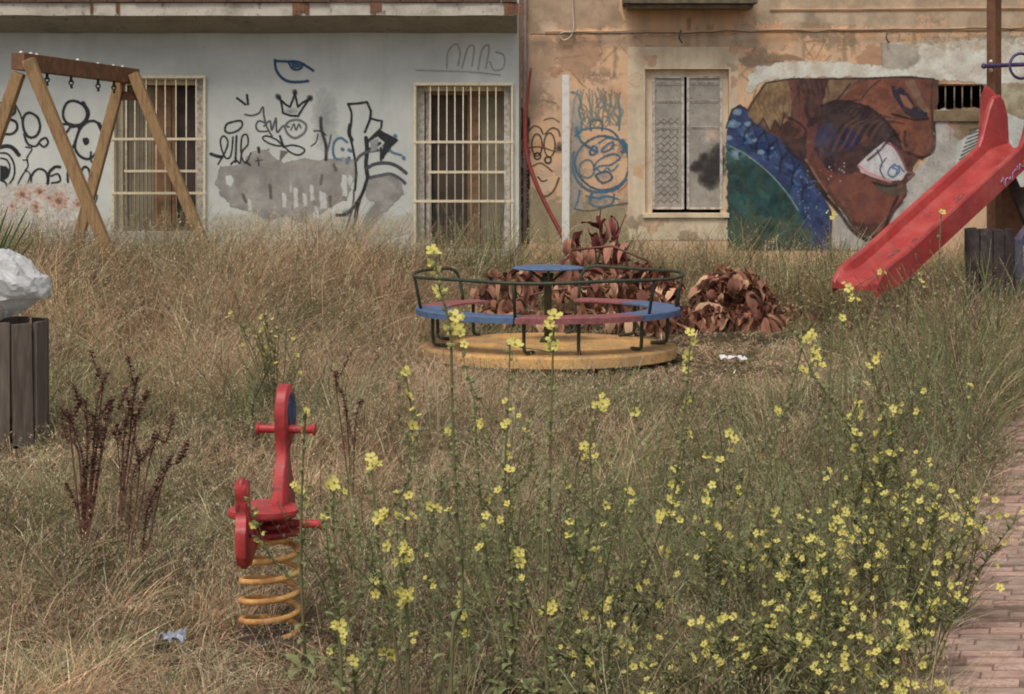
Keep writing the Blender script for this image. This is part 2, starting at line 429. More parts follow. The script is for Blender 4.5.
# window 1 (left), behind the swing
wn = window_in(house, w1, DL)
bm = bmesh.new(); box(bm, w1[0]+.002, w1[1]-.002, DL+.26, DL+.28, w1[2]+.002, w1[3]-.002); link('dark_backing', bm, M_backing, wn)  # dark sheet added as the unlit room seen through the bars
bm = bmesh.new(); x0, x1, z0, z1 = w1
a = lambda p: wx(p, DL)
for i in range(14): X = a(122)+(a(150)-a(122))*i/14; box(bm, X, X+(a(150)-a(122))/14-.003, DL+.20+.008*(i % 2), DL+.225, z0, z1-.06)
link('curtain', bm, M_curtain, wn)
bm = bmesh.new(); box(bm, a(150), a(168), DL+.19, DL+.23, z0, z1-.06); box(bm, a(169), a(172), DL+.18, DL+.23, z0, z1-.06); link('shutter', bm, M_brownwood, wn)
bm = bmesh.new(); box(bm, a(120), a(124), DL+.17, DL+.2, z0, z1-.06, bev=.004); box(bm, a(195), a(203), DL+.05, DL+.2, z0, z1-.001); link('jamb', bm, M_stile, wn)
grille(wn, [114, 127, 136, 147, 157, 166, 177, 187, 197, 205], (77, 234), DL, [(139, 114, 205), (171, 127, 197), (193, 114, 205)], DL-.04)
# window 2
wn = window_in(house, w2, DL)
bm = bmesh.new(); box(bm, w2[0]+.002, w2[1]-.002, DL+.26, DL+.28, w2[2]+.002, w2[3]-.002); link('dark_backing', bm, M_backing, wn)  # again a dark sheet in place of the unlit room
bm = bmesh.new(); x0, x1, z0, z1 = w2
for i in range(14): X = a(481)+(a(505)-a(481))*i/14; box(bm, X, X+(a(505)-a(481))/14-.003, DL+.20+.008*(i % 2), DL+.225, z0, z1-.09)
link('curtain', bm, M_curtain, wn)
bm = bmesh.new(); box(bm, a(467), a(480), DL+.19, DL+.235, z0, z1-.09); link('shutter', bm, M_brownwood, wn)
bm = bmesh.new(); box(bm, a(419), a(424), DL+.09, DL+.24, z0, z1-.001); box(bm, a(425), a(430.5), DL+.16, DL+.24, z0, z1-.001); box(bm, a(504), a(510), DL+.06, DL+.24, z0, z1-.001)
link('jamb', bm, M_stile, wn)
bm = bmesh.new(); box(bm, a(430), a(504), DL+.15, DL+.2, z1-.09, z1-.002); link('lintel_board', bm, M_brownwood, wn)
grille(wn, [415, 430, 438.5, 447, 455, 463, 471, 479, 488, 496, 512], (84, 252), DL, [(142, 415, 512), (172, 430, 504), (201, 415, 512)], DL-.04)

# ochre house
house2 = thing('house', 'peeling ochre stucco house with grey metal shutters, balcony and large face mural behind the slide', 'house', (4.5, DR, 0))
b = lambda p: wx(p, DR); zr = lambda p: wz(p, DR)
hd = (b(645), b(729), zr(213), zr(69)); hb = (b(936), b(990), zr(110), zr(84))
xr0 = xe+.003
bm = bmesh.new(); wall_boxes(bm, xr0, 9.5, -.1, 6.9, DR, .34, [hd, hb]); link('wall', bm, M_ochre, house2)
bm = bmesh.new(); box(bm, xr0, 9.5, DR+1.4, DR+1.7, -.1, 6.9); box(bm, 9.2, 9.5, DR+.342, DR+1.398, -.1, 6.9); box(bm, xr0, xr0+.1, DR+.342, DR+1.398, -.1, 6.9); link('inner_wall', bm, M_dark, house2)
bm = bmesh.new(); box(bm, xr0, 9.8, DR-.3, DR+5, 6.902, 7.15); link('roof', bm, M_rusty, house2)
# mouldings: thin line, upper band
def strip(name, p0, p1, y0, y1, d, mat, drop=0, par=None, n=24):
    bm = bmesh.new(); rows = []
    for i in range(n+1):
        t = i/n; X = b(p0)+(b(p1)-b(p0))*t; dz = drop*t+(vnoise(X, y0, 4)-.5)*.008
        rows.append([bm.verts.new((X, yy, zz+dz)) for yy, zz in ((DR-.001, zr(y0)), (DR-d, zr(y0)-.004), (DR-d*.6, zr(y1)), (DR-.001, zr(y1)-.01))])
    for i in range(n):
        for j in range(3): bm.faces.new((rows[i][j], rows[i+1][j], rows[i+1][j+1], rows[i][j+1]))
    bm.faces.new(rows[0]); bm.faces.new(rows[-1][::-1])
    return link(name, bm, mat, par or house2)
strip('moulding', 545, 1240, 31, 33.5, .022, M_ochre, .055)
strip('moulding', 770, 1240, 9, 11, .024, M_ochre, .03)
# surround of the shuttered window
sx0, sx1, szt, szb = b(628), b(738), zr(47), zr(240)
bm = bmesh.new(); wall_boxes(bm, sx0, sx1, szb, szt, DR-.005, .0035, [(hd[0], hd[1], hd[2], hd[3])]); sur = link('window_surround', bm, M_pale, house2)
bm = bmesh.new(); box(bm, hd[0]-.02, hd[1]+.0, DR-.035, DR+.04, hd[2]-.05, hd[2]-.001, bev=.006); link('sill', bm, M_pale, house2)
win = window_in(house2, (hd[0], hd[1], hd[2], hd[3]), DR-.03, 'window', .082)
win.data.materials[0] = M_pale
def leaf(px0, px1, nm):
    bm = bmesh.new(); X0, X1 = b(px0), b(px1); Z0, Z1 = zr(207.5), zr(78)
    y = DR+.075
    box(bm, X0, X1, y, y+.02, Z0, Z1, mi=0)
    # pressed ornament: crossing diagonal ribs in the lower half and scallops at the top
    zc0, zc1 = Z0+.05, Z0+.95
    if nm == 'plain': zc0 = zc1 = Z0+.4
    st = .075; k = int((X1-X0)/st)+1
    z = zc0
    while z < zc1-.01:
        for i in range(k):
            xx = X0+.02+i*st
            if xx+st > X1-.01: break
            tube(bm, [(xx, y-.003, z), (xx+st, y-.003, z+st)], .0045, 4, mi=0); tube(bm, [(xx+st, y-.003, z), (xx, y-.003, z+st)], .0045, 4, mi=0)
        z += st
    for zz, rr in ((Z1-.05, .02), (Z1-.24, .017), (Z1-.52, .012)):
        nn = 9
        for i in range(nn):
            xx = X0+.03+(X1-X0-.06)*i/(nn-1); pts = [(xx+rr*math.cos(t), y-.004, zz-rr*math.sin(t)) for t in np.linspace(0, PI, 6)]; tube(bm, pts, .004, 4, mi=1)
        box(bm, X0+.01, X1-.01, y-.008, y-.001, zz+.004, zz+.012, mi=1)
    o = link('shutter', bm, [M_greymetal, M_stile], win)
    bm = bmesh.new()
    for u0, u1, v0, v1 in ((X0-.028, X0, Z0-.02, Z1+.02), (X1, X1+.028, Z0-.02, Z1+.02), (X0, X1, Z1, Z1+.022), (X0, X1, Z0-.022, Z0)):
        box(bm, u0, u1, y-.016, y+.018, v0, v1, bev=.003)
    link('shutter_frame', bm, M_stile, win)
leaf(655.5, 682, 'orn'); leaf(690, 720.5, 'plain')
bm = bmesh.new()
for p in (937, 946, 955, 963, 972, 981, 989): tube(bm, [(b(p), DR+.03, hb[2]), (b(p), DR+.03, hb[3])], .008, 6)
vent = window_in(house2, hb, DR, 'vent_opening', .012); link('bar', bm, worn('rusty_bar', P(110, 96, 80), P(84, 66, 50), 30), vent)
bm = bmesh.new(); box(bm, hb[0]-.03, hb[1]+.03, DR-.03, DR-.001, hb[2]-.12, hb[2]-.004, bev=.006); link('sill', bm, worn('olive_board', P(108, 92, 66), P(88, 74, 54), 10, rough=.9), house2)
# balcony slab and rail at the top of the picture
bm = bmesh.new(); zs = zr(10)+.04; box(bm, b(622), b(753), DR-.42, DR-.001, zs, zs+.07, bev=.008); 
bal = link('balcony', bm, worn('dark_stone', P(74, 66, 54), P(96, 84, 66), 10, rough=.95), house2)
bm = bmesh.new(); box(bm, b(626), b(749), DR-.36, DR-.001, zs-.045, zs-.002, bev=.01); link('soffit', bm, worn('dark_stone_under', P(84, 74, 60), P(104, 90, 70), 8, rough=.95), bal)
bm = bmesh.new()
for i in range(26): X = b(624)+(b(751)-b(624))*i/25; box(bm, X-.006, X+.006, DR-.40, DR-.388, zs+.071, zs+.95)
box(bm, b(622), b(753), DR-.41, DR-.378, zs+.95, zs+.98); link('railing', bm, worn('black_iron', (.02, .02, .02), (.05, .04, .03), 20), bal)
# upper floor openings out of frame
for hs, X, Y, Dz in ((house, -4.6, DL, 4.6), (house2, 1.8, DR, 3.3)):
    bm = bmesh.new(); box(bm, X-.45, X+.45, Y-.02, Y-.002, Dz if hs is house else zs+.075, (Dz if hs is house else zs)+1.6); link('door_panel' if hs is house2 else 'window_panel', bm, M_brownwood, hs)

# ---- graffiti and patches, white house
K = P(38, 38, 40); KB = P(30, 62, 92); GR = P(128, 126, 121); GR2 = P(110, 107, 102)
p = Paint(0, 40, 519, 236)
# grime below the cove
p.fill([(205, 236), (218, 215), (300, 210), (350, 218), (410, 214), (413, 236)], P(158, 150, 128), .45, 6, 6)
p.fill([(216, 182), (221, 168), (240, 165), (254, 150), (268, 150), (275, 160), (285, 162), (300, 158), (318, 161), (330, 158), (345, 157), (356, 160), (358, 172), (350, 186), (347, 200), (336, 204), (320, 214), (300, 222), (285, 216), (268, 220), (250, 212), (232, 207), (222, 196)], GR, 1, 1, 3, GR2, .06)
p.fill([(364, 184), (374, 176), (388, 173), (399, 180), (403, 194), (394, 204), (384, 214), (372, 226), (362, 230), (366, 214), (374, 203), (366, 196)], GR, .9, 2, 3, GR2, .08)
WH = P(160, 163, 158)
p.fill([(226, 176), (231, 175), (234, 180), (231, 186), (226, 184)], WH, .9, 1, .8)
for (x, y, h, ww) in ((291, 186, 14, 2), (296, 198, 20, 4), (305, 200, 12, 3), (312, 193, 16, 3), (323, 200, 18, 6), (316, 212, 14, 4), (250, 205, 12, 3), (344, 185, 22, 4), (350, 180, 12, 3), (284, 200, 14, 3)):
    p.fill([(x-ww/2, y-h/2), (x+ww/2, y-h/2+2), (x+ww*.7, y+h/2), (x-ww*.6, y+h/2)], WH, .85, 1, 2)
for pts in ([(270, 185), (271, 198)], [(334, 165), (336, 170)], [(330, 197), (331, 206)], [(243, 195), (246, 202)], [(322, 176), (321, 184)]):
    p.stroke(pts, P(66, 60, 58), 3.2, .8, 1.5, False, rough=1.5)
# bubble letters at the left
S = lambda pts, wd=2, c=K, **k: p.stroke(pts, c, wd, **k)
S([(-2, 104), (6, 102), (13, 105), (15, 112), (9, 118), (16, 122), (17, 129), (11, 134), (-2, 133)], 2.6)
S([(9, 92), (15, 104), (21, 116), (24, 130)], 1.6)
S([(31, 113), (38, 118), (40, 128), (36, 136), (29, 137), (24, 130), (23, 120), (26, 114)], 2.6, closed=True)
S([(24, 134), (28, 144), (36, 146), (41, 140), (46, 138), (48, 143), (44, 147), (40, 144)], 2.2)
S([(67, 103), (75, 101), (84, 106), (87, 115), (83, 123), (75, 125), (66, 122), (63, 113)], 2.6, closed=True); S([(83, 103), (88, 112), (86, 120), (80, 126)], 4)
S([(55, 126), (66, 124), (70, 127), (64, 136), (60, 146), (66, 151), (73, 147), (79, 128), (72, 127)], 2.3)
S([(94, 121), (101, 127), (102, 140), (97, 152), (88, 159), (79, 155), (75, 146), (79, 131), (86, 123)], 2.6, closed=True); S([(99, 124), (104, 138), (98, 153)], 4)
p.fill([(83, 139), (88, 138), (89, 143), (85, 145)], K, 1, .6, .6, smooth=True)
S([(-2, 148), (6, 146), (13, 148), (19, 155)], 4); S([(-2, 153), (8, 154), (14, 164), (14, 176), (8, 186)], 1.8); S([(0, 158), (7, 160), (10, 168), (8, 176)], 1.6)
p.fill([(-1, 167), (5, 166), (9, 170), (8, 177), (2, 180), (-1, 178)], K, .95, 1, 1.5, smooth=True); S([(0, 180), (5, 182), (7, 186)], 2)
S([(26, 147), (32, 149), (27, 158), (28, 166), (22, 176), (18, 184)], 1.5); S([(25, 170), (30, 174), (28, 182), (25, 186)], 1.4); S([(23, 160), (28, 160)], 1.2)
S([(31, 183), (32, 175), (38, 169), (45, 171), (48, 179), (47, 185)], 2.2); S([(48, 183), (49, 173), (55, 167), (60, 167)], 3); S([(51, 176), (58, 174), (60, 181), (52, 183)], 2)
S([(68, 182), (68, 172), (73, 166), (79, 168), (80, 174), (84, 167), (89, 170), (91, 184)], 2.3); S([(91, 152), (91, 160), (95, 165)], 2); S([(92, 190), (97, 196), (95, 203)], 1.6)
# faded painted flowers
p.fill([(-2, 186), (30, 183), (50, 185), (72, 186), (86, 192), (92, 204), (86, 222), (40, 236), (-2, 236)], P(178, 168, 158), .85, 3, 5, P(160, 150, 140), .2, holes=.36)
for x, y, r in ((23, 195, 7), (40, 192, 5), (59, 201, 8), (36, 207, 5), (49, 198, 3), (78, 204, 5), (12, 206, 4)):
    for k in range(7):
        aa = k*2*PI/7+x; p.fill([(x, y), (x+r*math.cos(aa-.35), y+r*math.sin(aa-.35)), (x+1.35*r*math.cos(aa), y+1.35*r*math.sin(aa)), (x+r*math.cos(aa+.35), y+r*math.sin(aa+.35))], P(160, 112, 86), .6, 1, 1)
    p.spray(x, y, r*.55, P(98, 58, 48), .95, .6)
# tags between the windows
S([(237, 98), (241, 101), (245.5, 104.5)], 2.2); S([(247, 95), (248, 104)], 2.4)
S([(225, 130), (227, 124), (234, 121.5), (241, 121), (242, 126), (237, 131), (229, 133)], 2, closed=True)
p.stroke([(211, 154), (217, 156), (222, 157)], K, 3.2, .95)
S([(218, 164), (225, 152), (228, 142), (224, 136), (220.5, 140), (222, 150), (226, 158), (231, 155), (233, 137)], 1.7); S([(236.5, 136), (235.5, 162)], 2.2); S([(231, 164), (236, 160), (240, 163), (242, 152), (248, 144), (247, 135), (242.5, 136), (241, 146), (242, 158), (246, 163), (251, 153)], 1.7)
S([(246, 162), (250, 165)], 2.4)
S([(280, 98), (282, 106), (283, 113), (290, 115.5), (298, 116), (303, 108), (309, 99), (302, 103), (298, 107), (295, 94), (290, 107), (285, 104), (279, 98)], 2.1, smooth=False)
for x, y in ((278, 97), (295, 92.5), (310, 98)): p.spray(x, y, 3.4, K, 1.0, .5)
p.spray(291, 111, 8, P(100, 100, 98), .5, .7, 4)
G1 = P(70, 70, 72)
S([(245, 114.5), (252, 115.5), (259, 113), (263, 107), (264, 116), (267, 127), (272, 136)], 1.8, G1); S([(269, 131), (259, 131), (256, 126), (259, 121), (266, 123)], 1.7, G1)
S([(264, 126), (270, 121), (272, 130), (276, 118), (277, 132), (283, 126), (289, 127)], 1.8, G1); p.stroke([(285, 126), (290, 121), (299, 120), (306, 125), (304, 133), (295, 138), (288, 134), (285, 128)], P(86, 86, 86), 2.2, .85, 1.2, closed=True)
S([(291, 130), (294, 124), (296, 130), (299, 124), (301, 128)], 1.4, G1)
S([(283, 146), (274, 145), (265, 141), (263, 137), (268, 136), (277, 140), (284, 146), (293, 145), (303, 148), (304, 152), (298, 155), (290, 152), (284, 146)], 1.6); S([(280, 136), (283, 145), (284, 147)], 2.2)
S([(258.5, 148), (259, 152)], 3); S([(258, 158), (259, 166)], 1.6); S([(256, 161), (262, 160)], 1.4); p.fill([(280, 150), (288, 152), (280, 161)], P(90, 84, 78), .8, 1, 1)
p.spray(325, 120, 14, P(120, 122, 122), .55, .8, 34)
p.stroke([(321, 118), (321, 126), (323, 135), (326, 146), (326, 160)], K, 3, .9, 1.6); S([(314, 131), (320, 131), (326, 135)], 1.4); S([(318, 134), (316, 142), (311, 146)], 1.2); S([(331, 135), (329, 145), (326, 154)], 1.6, G1)
for pts in ([(347, 142), (341, 138), (335, 141), (333, 150), (335, 158), (341, 160)], [(342, 149), (343, 149.5)], [(349, 150), (351, 151)], [(349, 158), (347, 163)], [(386, 137), (387, 145), (392, 152), (401, 155)], [(395, 135.5), (395.6, 136)], [(403.5, 157.5), (404, 158.5)], [(384, 146), (388, 151)]):
    p.stroke(pts, P(56, 92, 118), 2.4 if len(pts) > 2 else 3.4, .8, 1)
S([(348, 104), (357, 103.5), (367, 102), (371, 111), (370, 119), (367, 127), (365, 132)], 2.4, smooth=False); S([(348, 104), (351.5, 113), (351, 124), (350, 134), (354, 154), (356, 170), (355, 190)], 2.3)
S([(350, 125), (349, 133), (352, 140)], 3.6); S([(370, 118), (376, 120), (382, 121), (381, 128), (375, 134), (370, 139)], 2, smooth=False)
p.fill([(380, 130), (399, 140), (390, 148), (383, 159), (380, 158), (384, 142), (376, 134)], K, .95, .7, 1.2); S([(366, 138), (367, 150), (366, 165), (368, 178)], 4); S([(366, 143), (375, 136), (383, 134)], 3)
S([(366, 150), (374, 147), (380, 143)], 2.6); S([(381, 148), (381, 160)], 2.4); S([(356, 161), (361, 155), (370, 151), (378, 150)], 3, G1)
p.fill([(370, 141), (379, 138), (377, 150), (371, 152)], P(120, 124, 124), .8, 1, 1)
S([(367, 168), (375, 164), (387, 163), (397, 166), (406, 173)], 3.4, P(60, 60, 62)); S([(368, 178), (378, 176), (390, 174), (399, 178), (405, 183)], 3.2, P(66, 66, 68))
S([(368, 176), (363, 192), (355, 205), (346, 214), (337, 215)], 3.2); S([(366, 182), (360, 200), (356, 218), (354, 234)], 2.3); S([(354, 190), (353, 205), (350, 217), (345, 234)], 1.8, G1)
S([(357, 205), (356, 216)], 4); p.spray(347, 213, 6, G1, .6)
for pts, ww in (([(275, 60), (276, 69), (281, 77), (289, 81.5), (299, 82), (308, 81)], 2.6), ([(276, 61), (287, 61.5), (296, 61.5), (303, 64), (313, 70.5)], 2.4), ([(289, 63), (293, 69), (300, 69), (303, 64)], 2.2)): p.stroke(pts, KB, ww, .9, 1)
p.fill([(290, 62), (302, 62), (301, 68), (293, 68)], P(48, 78, 104), .8, .8, .8)
F1 = P(128, 128, 124)
for pts in ([(447, 68), (448, 52), (456, 44), (460, 52), (458, 66)], [(462, 68), (468, 48), (474, 47), (472, 66)], [(478, 70), (482, 50), (489, 46), (486, 68)], [(496, 52), (504, 56), (503, 68), (494, 70), (490, 62)], [(416, 70), (440, 71), (470, 72), (500, 75)]):
    p.stroke(pts, F1, 1.6, .6, 1)
p.build('graffiti', DL, house, M_paint)

# ---- graffiti on the corner strip and faces between pipe and window (ochre house)
p = Paint(521, 36, 636, 244)
p.fill([(521, 36), (556, 36), (560, 60), (545, 80), (540, 120), (521, 120)], P(146, 126, 104), .5, 8, 8)
p.fill([(556, 36), (600, 36), (604, 60), (580, 80), (558, 70)], P(150, 122, 96), .5, 6, 8)
p.fill([(528, 190), (560, 200), (625, 205), (636, 244), (521, 244)], P(128, 124, 96), .6, 8, 10)
p.fill([(571, 98), (580, 90), (583, 210), (571, 214)], P(150, 148, 138), .6, 4, 6)
p.fill([(521, 108), (528.5, 112), (529, 244), (521, 244)], P(40, 36, 36), .9, 2, 3)
for y in (143, 152, 160, 170, 180, 190, 198, 206): p.stroke([(523, y-3), (527, y-1), (524, y+1), (527, y+3)], P(170, 168, 160), 1.4, .8)
S = lambda pts, wd=1.5, c=P(66, 56, 48), **k: p.stroke(pts, c, wd, al=.8, **k)
for cx, rx, ry in ((537, 5.2, 11), (549.5, 5.5, 12)): S([(cx+rx*math.sin(t), 145+ry*math.cos(t)) for t in np.linspace(0, 2*PI, 12)[:-1]], closed=True)
for cx, cy in ((537.5, 156), (548, 160)): S([(cx+3.2*math.sin(t), cy+3.2*math.cos(t)) for t in np.linspace(0, 2*PI, 9)[:-1]], 1.8, K, closed=True)
S([(529, 131), (534, 126), (540, 128), (543, 134)]); S([(545, 134), (552, 128), (558, 130), (560, 136)]); S([(544, 120), (552, 118), (559, 122)], 1.2)
S([(533, 166), (540, 163), (546, 166), (552, 171)]); S([(538, 177), (542, 181), (547, 180)]); S([(531, 170), (535, 184), (541, 194), (547, 196), (554, 190), (559, 178)], 1.8); S([(529, 103), (540, 100), (556, 103)], 1.2, P(120, 104, 88))
p.spray(559, 148, 5, K, .8, .8, 7); S([(528, 148), (540, 147), (556, 152)], 1.2)
B1 = P(44, 92, 118); B2 = P(70, 104, 112); B3 = P(96, 110, 106)
q_ = lambda pts, wd=2, c=B1, al=.75, **k: p.stroke(pts, c, wd, al=al, soft=1.0, rough=1.2, **k)
q_([(603+27*math.sin(t)*(1+.05*math.sin(3*t)), 163+27*math.cos(t)) for t in np.linspace(0, 2*PI, 16)[:-1]], 2.3, P(40, 80, 100), closed=True)
q_([(574, 152), (572, 165), (577, 180), (588, 190), (602, 192), (616, 189), (626, 180)], 2.8); q_([(576, 128), (580, 140), (590, 148), (597, 152)], 2.6)
q_([(590, 150), (595, 146), (597, 152), (591, 155)], 2, closed=True); q_([(602, 150), (608, 144), (613, 142), (612, 148), (604, 152)], 2, closed=True); q_([(599, 143), (607, 138), (614, 139)], 1.8)
q_([(575, 136), (582, 130), (595, 128), (610, 130), (620, 140), (624, 152)], 2); q_([(580, 165), (586, 160), (592, 162), (594, 172), (588, 178), (580, 174)], 1.8, B2, closed=True)
q_([(594, 170), (600, 166), (610, 165), (620, 158), (614, 154), (604, 157), (596, 163)], 2, B1, closed=True); q_([(596, 176), (603, 183), (612, 178), (608, 172), (600, 173)], 2.2, P(38, 70, 96), closed=True)
q_([(596, 168), (602, 172), (607, 168), (612, 171), (618, 165)], 1.6); q_([(580, 190), (578, 200), (575, 208)], 2); q_([(592, 193), (590, 203), (600, 207), (612, 203), (614, 195)], 2.4)
q_([(586, 196), (598, 198), (606, 196), (618, 199)], 2); q_([(574, 209), (590, 211), (610, 206), (628, 203), (636, 198)], 1.6, P(60, 62, 60)); p.spray(600, 198, 14, P(54, 98, 124), .5, 1, 8)
p.spray(604, 176, 10, P(60, 100, 120), .4, 1, 6); q_([(622, 140), (628, 148), (622, 152)], 3); q_([(618, 192), (628, 182), (633, 160)], 1, P(150, 90, 70))
for k in range(16):
    x = 578+k*2.8; y0 = 88+6*random.random(); q_([(x, y0), (x+random.uniform(-4, 4), y0+12), (x+random.uniform(-4, 4), y0+22), (x+random.uniform(-3, 3), y0+32)], 1.5, B3, .6)
for k in range(9):
    x = 582+k*4.5; y0 = 100+28*random.random(); q_([(x-4, y0), (x, y0-5), (x+5, y0), (x+1, y0+5)], 1.4, B3, .6, closed=True)
q_([(571, 92), (577, 94), (581, 102), (579, 112), (582, 122), (580, 132)], 1.8, B2); q_([(618, 100), (620, 112), (619, 130)], 1.8, B2); q_([(591, 130), (590, 122), (596, 120), (602, 122), (602, 130)], 1.8, P(66, 84, 86))
q_([(572, 210), (571, 150), (573, 110)], 1.6, P(112, 110, 100)); p.spray(577, 130, 6, B1, .5, 1, 12)
p.build('graffiti', DR, house2, M_paint, .0035)

# ---- dirt, repairs and peeled areas over the ochre facade
p = Paint(527, -20, 1040, 250, 1.0)
ST = [P(150, 128, 104), P(138, 120, 98), P(176, 156, 130), P(160, 122, 92), P(122, 106, 88), P(180, 138, 100), P(168, 150, 126)]
p.fill([(755, -20), (1040, -20), (1040, 30), (900, 32), (800, 22), (755, 24)], P(146, 128, 104), .8, 4, 6, P(168, 148, 120), .06)
p.fill([(527, -20), (620, -20), (622, 28), (560, 30), (527, 34)], P(160, 138, 112), .7, 4, 6, P(138, 118, 96), .06)
p.fill([(600, 34), (760, 34), (765, 48), (600, 48)], P(156, 136, 110), .7, 4, 3, P(172, 144, 112), .06)
for k in range(90):
    x, y = random.uniform(527, 1040), random.uniform(-15, 245); r = random.uniform(6, 26)
    p.fill([(x+r*math.cos(t_)*random.uniform(.5, 1.3), y+r*.6*math.sin(t_)*random.uniform(.5, 1.3)) for t_ in np.linspace(0, 2*PI, 9)[:-1]], random.choice(ST), random.uniform(.3, .75), random.uniform(1.5, 6), r*.3, holes=.40 if k % 2 else 0)
for k in range(26):
    x, y = random.uniform(540, 1030), random.uniform(8, 60); p.fill([(x-1, y), (x+1.5, y), (x+2.5, y+random.uniform(14, 50)), (x-1.5, y+30)], P(112, 98, 80), .4, 3, 2)
for k in range(40): p.stroke([(random.uniform(590, 760),)*1+(y_,) for y_ in ()] or [(x_ := random.uniform(530, 1030), y2 := random.uniform(30, 80)), (x_+random.uniform(-14, 14), y2+random.uniform(-4, 14)), (x_+random.uniform(-20, 20), y2+random.uniform(5, 24))], P(108, 88, 68), .9, .55, .8)
p.a[(p.X > 627) & (p.X < 739) & (p.Y > 46)] *= .0
p.a[(p.X > 934) & (p.X < 992) & (p.Y > 83) & (p.Y < 117)] = 0
p.build('wall_stain', DR, house2, M_paint, .002)
p = Paint(628, 46, 738, 240, 2.0)
for k in range(46):
    x, y = random.uniform(630, 737), random.uniform(46, 238); r = random.uniform(3, 12)
    p.fill([(x+r*math.cos(t_)*random.uniform(.5, 1.3), y+r*.8*math.sin(t_)*random.uniform(.5, 1.3)) for t_ in np.linspace(0, 2*PI, 9)[:-1]], random.choice(ST), random.uniform(.3, .7), random.uniform(1, 4), r*.3)
p.put(np.full(p.X.shape, .06), P(160, 142, 116))
p.a[(p.X > 643) & (p.X < 731) & (p.Y > 67) & (p.Y < 217)] = 0
p.build('wall_stain', DR, house2, M_paint, .0075)
# ---- cement patches, top right
p = Paint(744, 14, 1040, 130)
p.fill([(748, 76), (758, 66), (800, 61), (850, 62), (884, 66), (884, 44), (900, 43), (935, 44), (980, 38), (1040, 36), (1040, 84), (985, 84), (940, 80), (860, 77), (790, 78), (762, 82), (748, 96), (744, 100)], P(160, 152, 138), .95, 1.5, 3, P(180, 174, 162), .09)
p.fill([(882, 44), (918, 44), (920, 58), (912, 68), (890, 70), (882, 68)], P(126, 118, 104), .95, 2, 2.5, P(142, 134, 120), .08)
p.fill([(900, 40), (960, 36), (1040, 30), (1040, 50), (985, 50), (950, 52), (920, 50)], P(140, 126, 104), .8, 2, 4, P(166, 152, 130), .12, holes=.42)
p.fill([(760, 62), (772, 56), (786, 54), (800, 57), (806, 62), (790, 60), (774, 62)], P(132, 106, 78), .8, 1.5, 2)
p.fill([(985, 84), (1040, 84), (1040, 130), (985, 130)], P(150, 142, 118), .9, 2, 2, P(124, 112, 86), .1)
p.build('cement_patch', DR, house2, M_paint, .0045)

# ---- mural
p = Paint(722, 70, 1030, 250)
Fm = lambda pts, c, al=1, rough=1.2, c2=None, ns=.12, **k: p.fill(pts, c, al, 1.0, rough, c2, ns, **k)
Fm([(928, 112), (944, 108), (956, 112), (960, 132), (972, 150), (966, 180), (930, 215), (905, 250), (830, 250), (838, 205), (884, 200), (905, 180), (930, 155)], P(150, 146, 138), .95, 2, P(166, 162, 154), .08)
Fm([(950, 108), (986, 108), (986, 128), (972, 150), (955, 140), (950, 122)], P(112, 92, 66), .9, 3, P(130, 112, 84))
p.stroke([(946, 113), (953, 116), (952, 122), (948, 124), (954, 128)], P(150, 84, 54), 2, .7, 1); p.stroke([(951, 112), (950, 140)], P(150, 90, 66), 1.5, .6)
Fm([(745, 112), (765, 82), (790, 79), (860, 78), (910, 76), (938, 80), (938, 104), (934, 118), (934, 150), (927, 156), (918, 158), (913, 166), (912, 171), (915, 175), (906, 184), (907, 196), (894, 212), (885, 232), (872, 239), (856, 232), (838, 206), (820, 186), (806, 164), (786, 148), (770, 134), (752, 122)], P(86, 54, 43), 1, 1, P(72, 46, 38))
Fm([(746, 112), (765, 82), (788, 80), (792, 100), (790, 118), (784, 113), (781, 128), (775, 120), (770, 131), (763, 118), (757, 126), (752, 121)], P(128, 102, 66), 1, 1, P(104, 78, 52), .15)
Fm([(829, 80), (858, 79), (848, 92), (834, 106), (822, 122), (816, 124), (815, 112)], P(122, 98, 68), 1, 1, P(98, 74, 54), .15)
Fm([(798, 79), (829, 79), (822, 106), (812, 122), (800, 112), (797, 95)], P(56, 38, 36), 1, 1.5, P(80, 46, 42))
Fm([(790, 80), (798, 80), (797, 108), (812, 126), (806, 134), (793, 122)], P(104, 58, 52), .95, 1, P(84, 48, 44))
Fm([(785, 120), (806, 134), (806, 160), (822, 180), (812, 180), (795, 158), (780, 140)], P(70, 42, 38), 1, 1.5, P(54, 34, 34))
Fm([(856, 84), (880, 78), (932, 79), (930, 150), (918, 157), (905, 152), (898, 138), (884, 118), (864, 106), (840, 100)], P(122, 68, 47), 1, 1.5, P(96, 54, 42), .1)
Fm([(908, 126), (924, 124), (932, 130), (932, 150), (924, 156), (914, 154), (906, 144)], P(112, 66, 48), 1, 1.5, P(92, 54, 42))
Fm([(890, 86), (900, 86), (908, 94), (916, 106), (926, 112), (928, 118), (914, 118), (902, 110), (894, 98)], P(36, 34, 52), 1, 1)
Fm([(899, 94), (906, 96), (913, 106), (911, 109), (904, 106)], P(128, 86, 62), 1, .6)
Fm([(905, 82), (914, 80), (922, 98), (930, 112), (924, 112), (914, 98)], P(112, 86, 66), 1, 1)
p.stroke([(892, 114), (903, 117), (916, 120), (928, 118)], P(38, 28, 30), 2.2, .9); p.stroke([(932, 84), (931, 110), (934, 130)], P(60, 36, 30), 2, .8); p.spray(932, 84, 12, P(40, 30, 26), .7, 1, 5)
Fm([(806, 124), (822, 106), (846, 100), (868, 106), (884, 120), (897, 136), (904, 152), (896, 146), (884, 142), (872, 152), (858, 160), (844, 176), (828, 172), (812, 150)], P(46, 35, 42), 1, 2, P(66, 46, 44), .1)
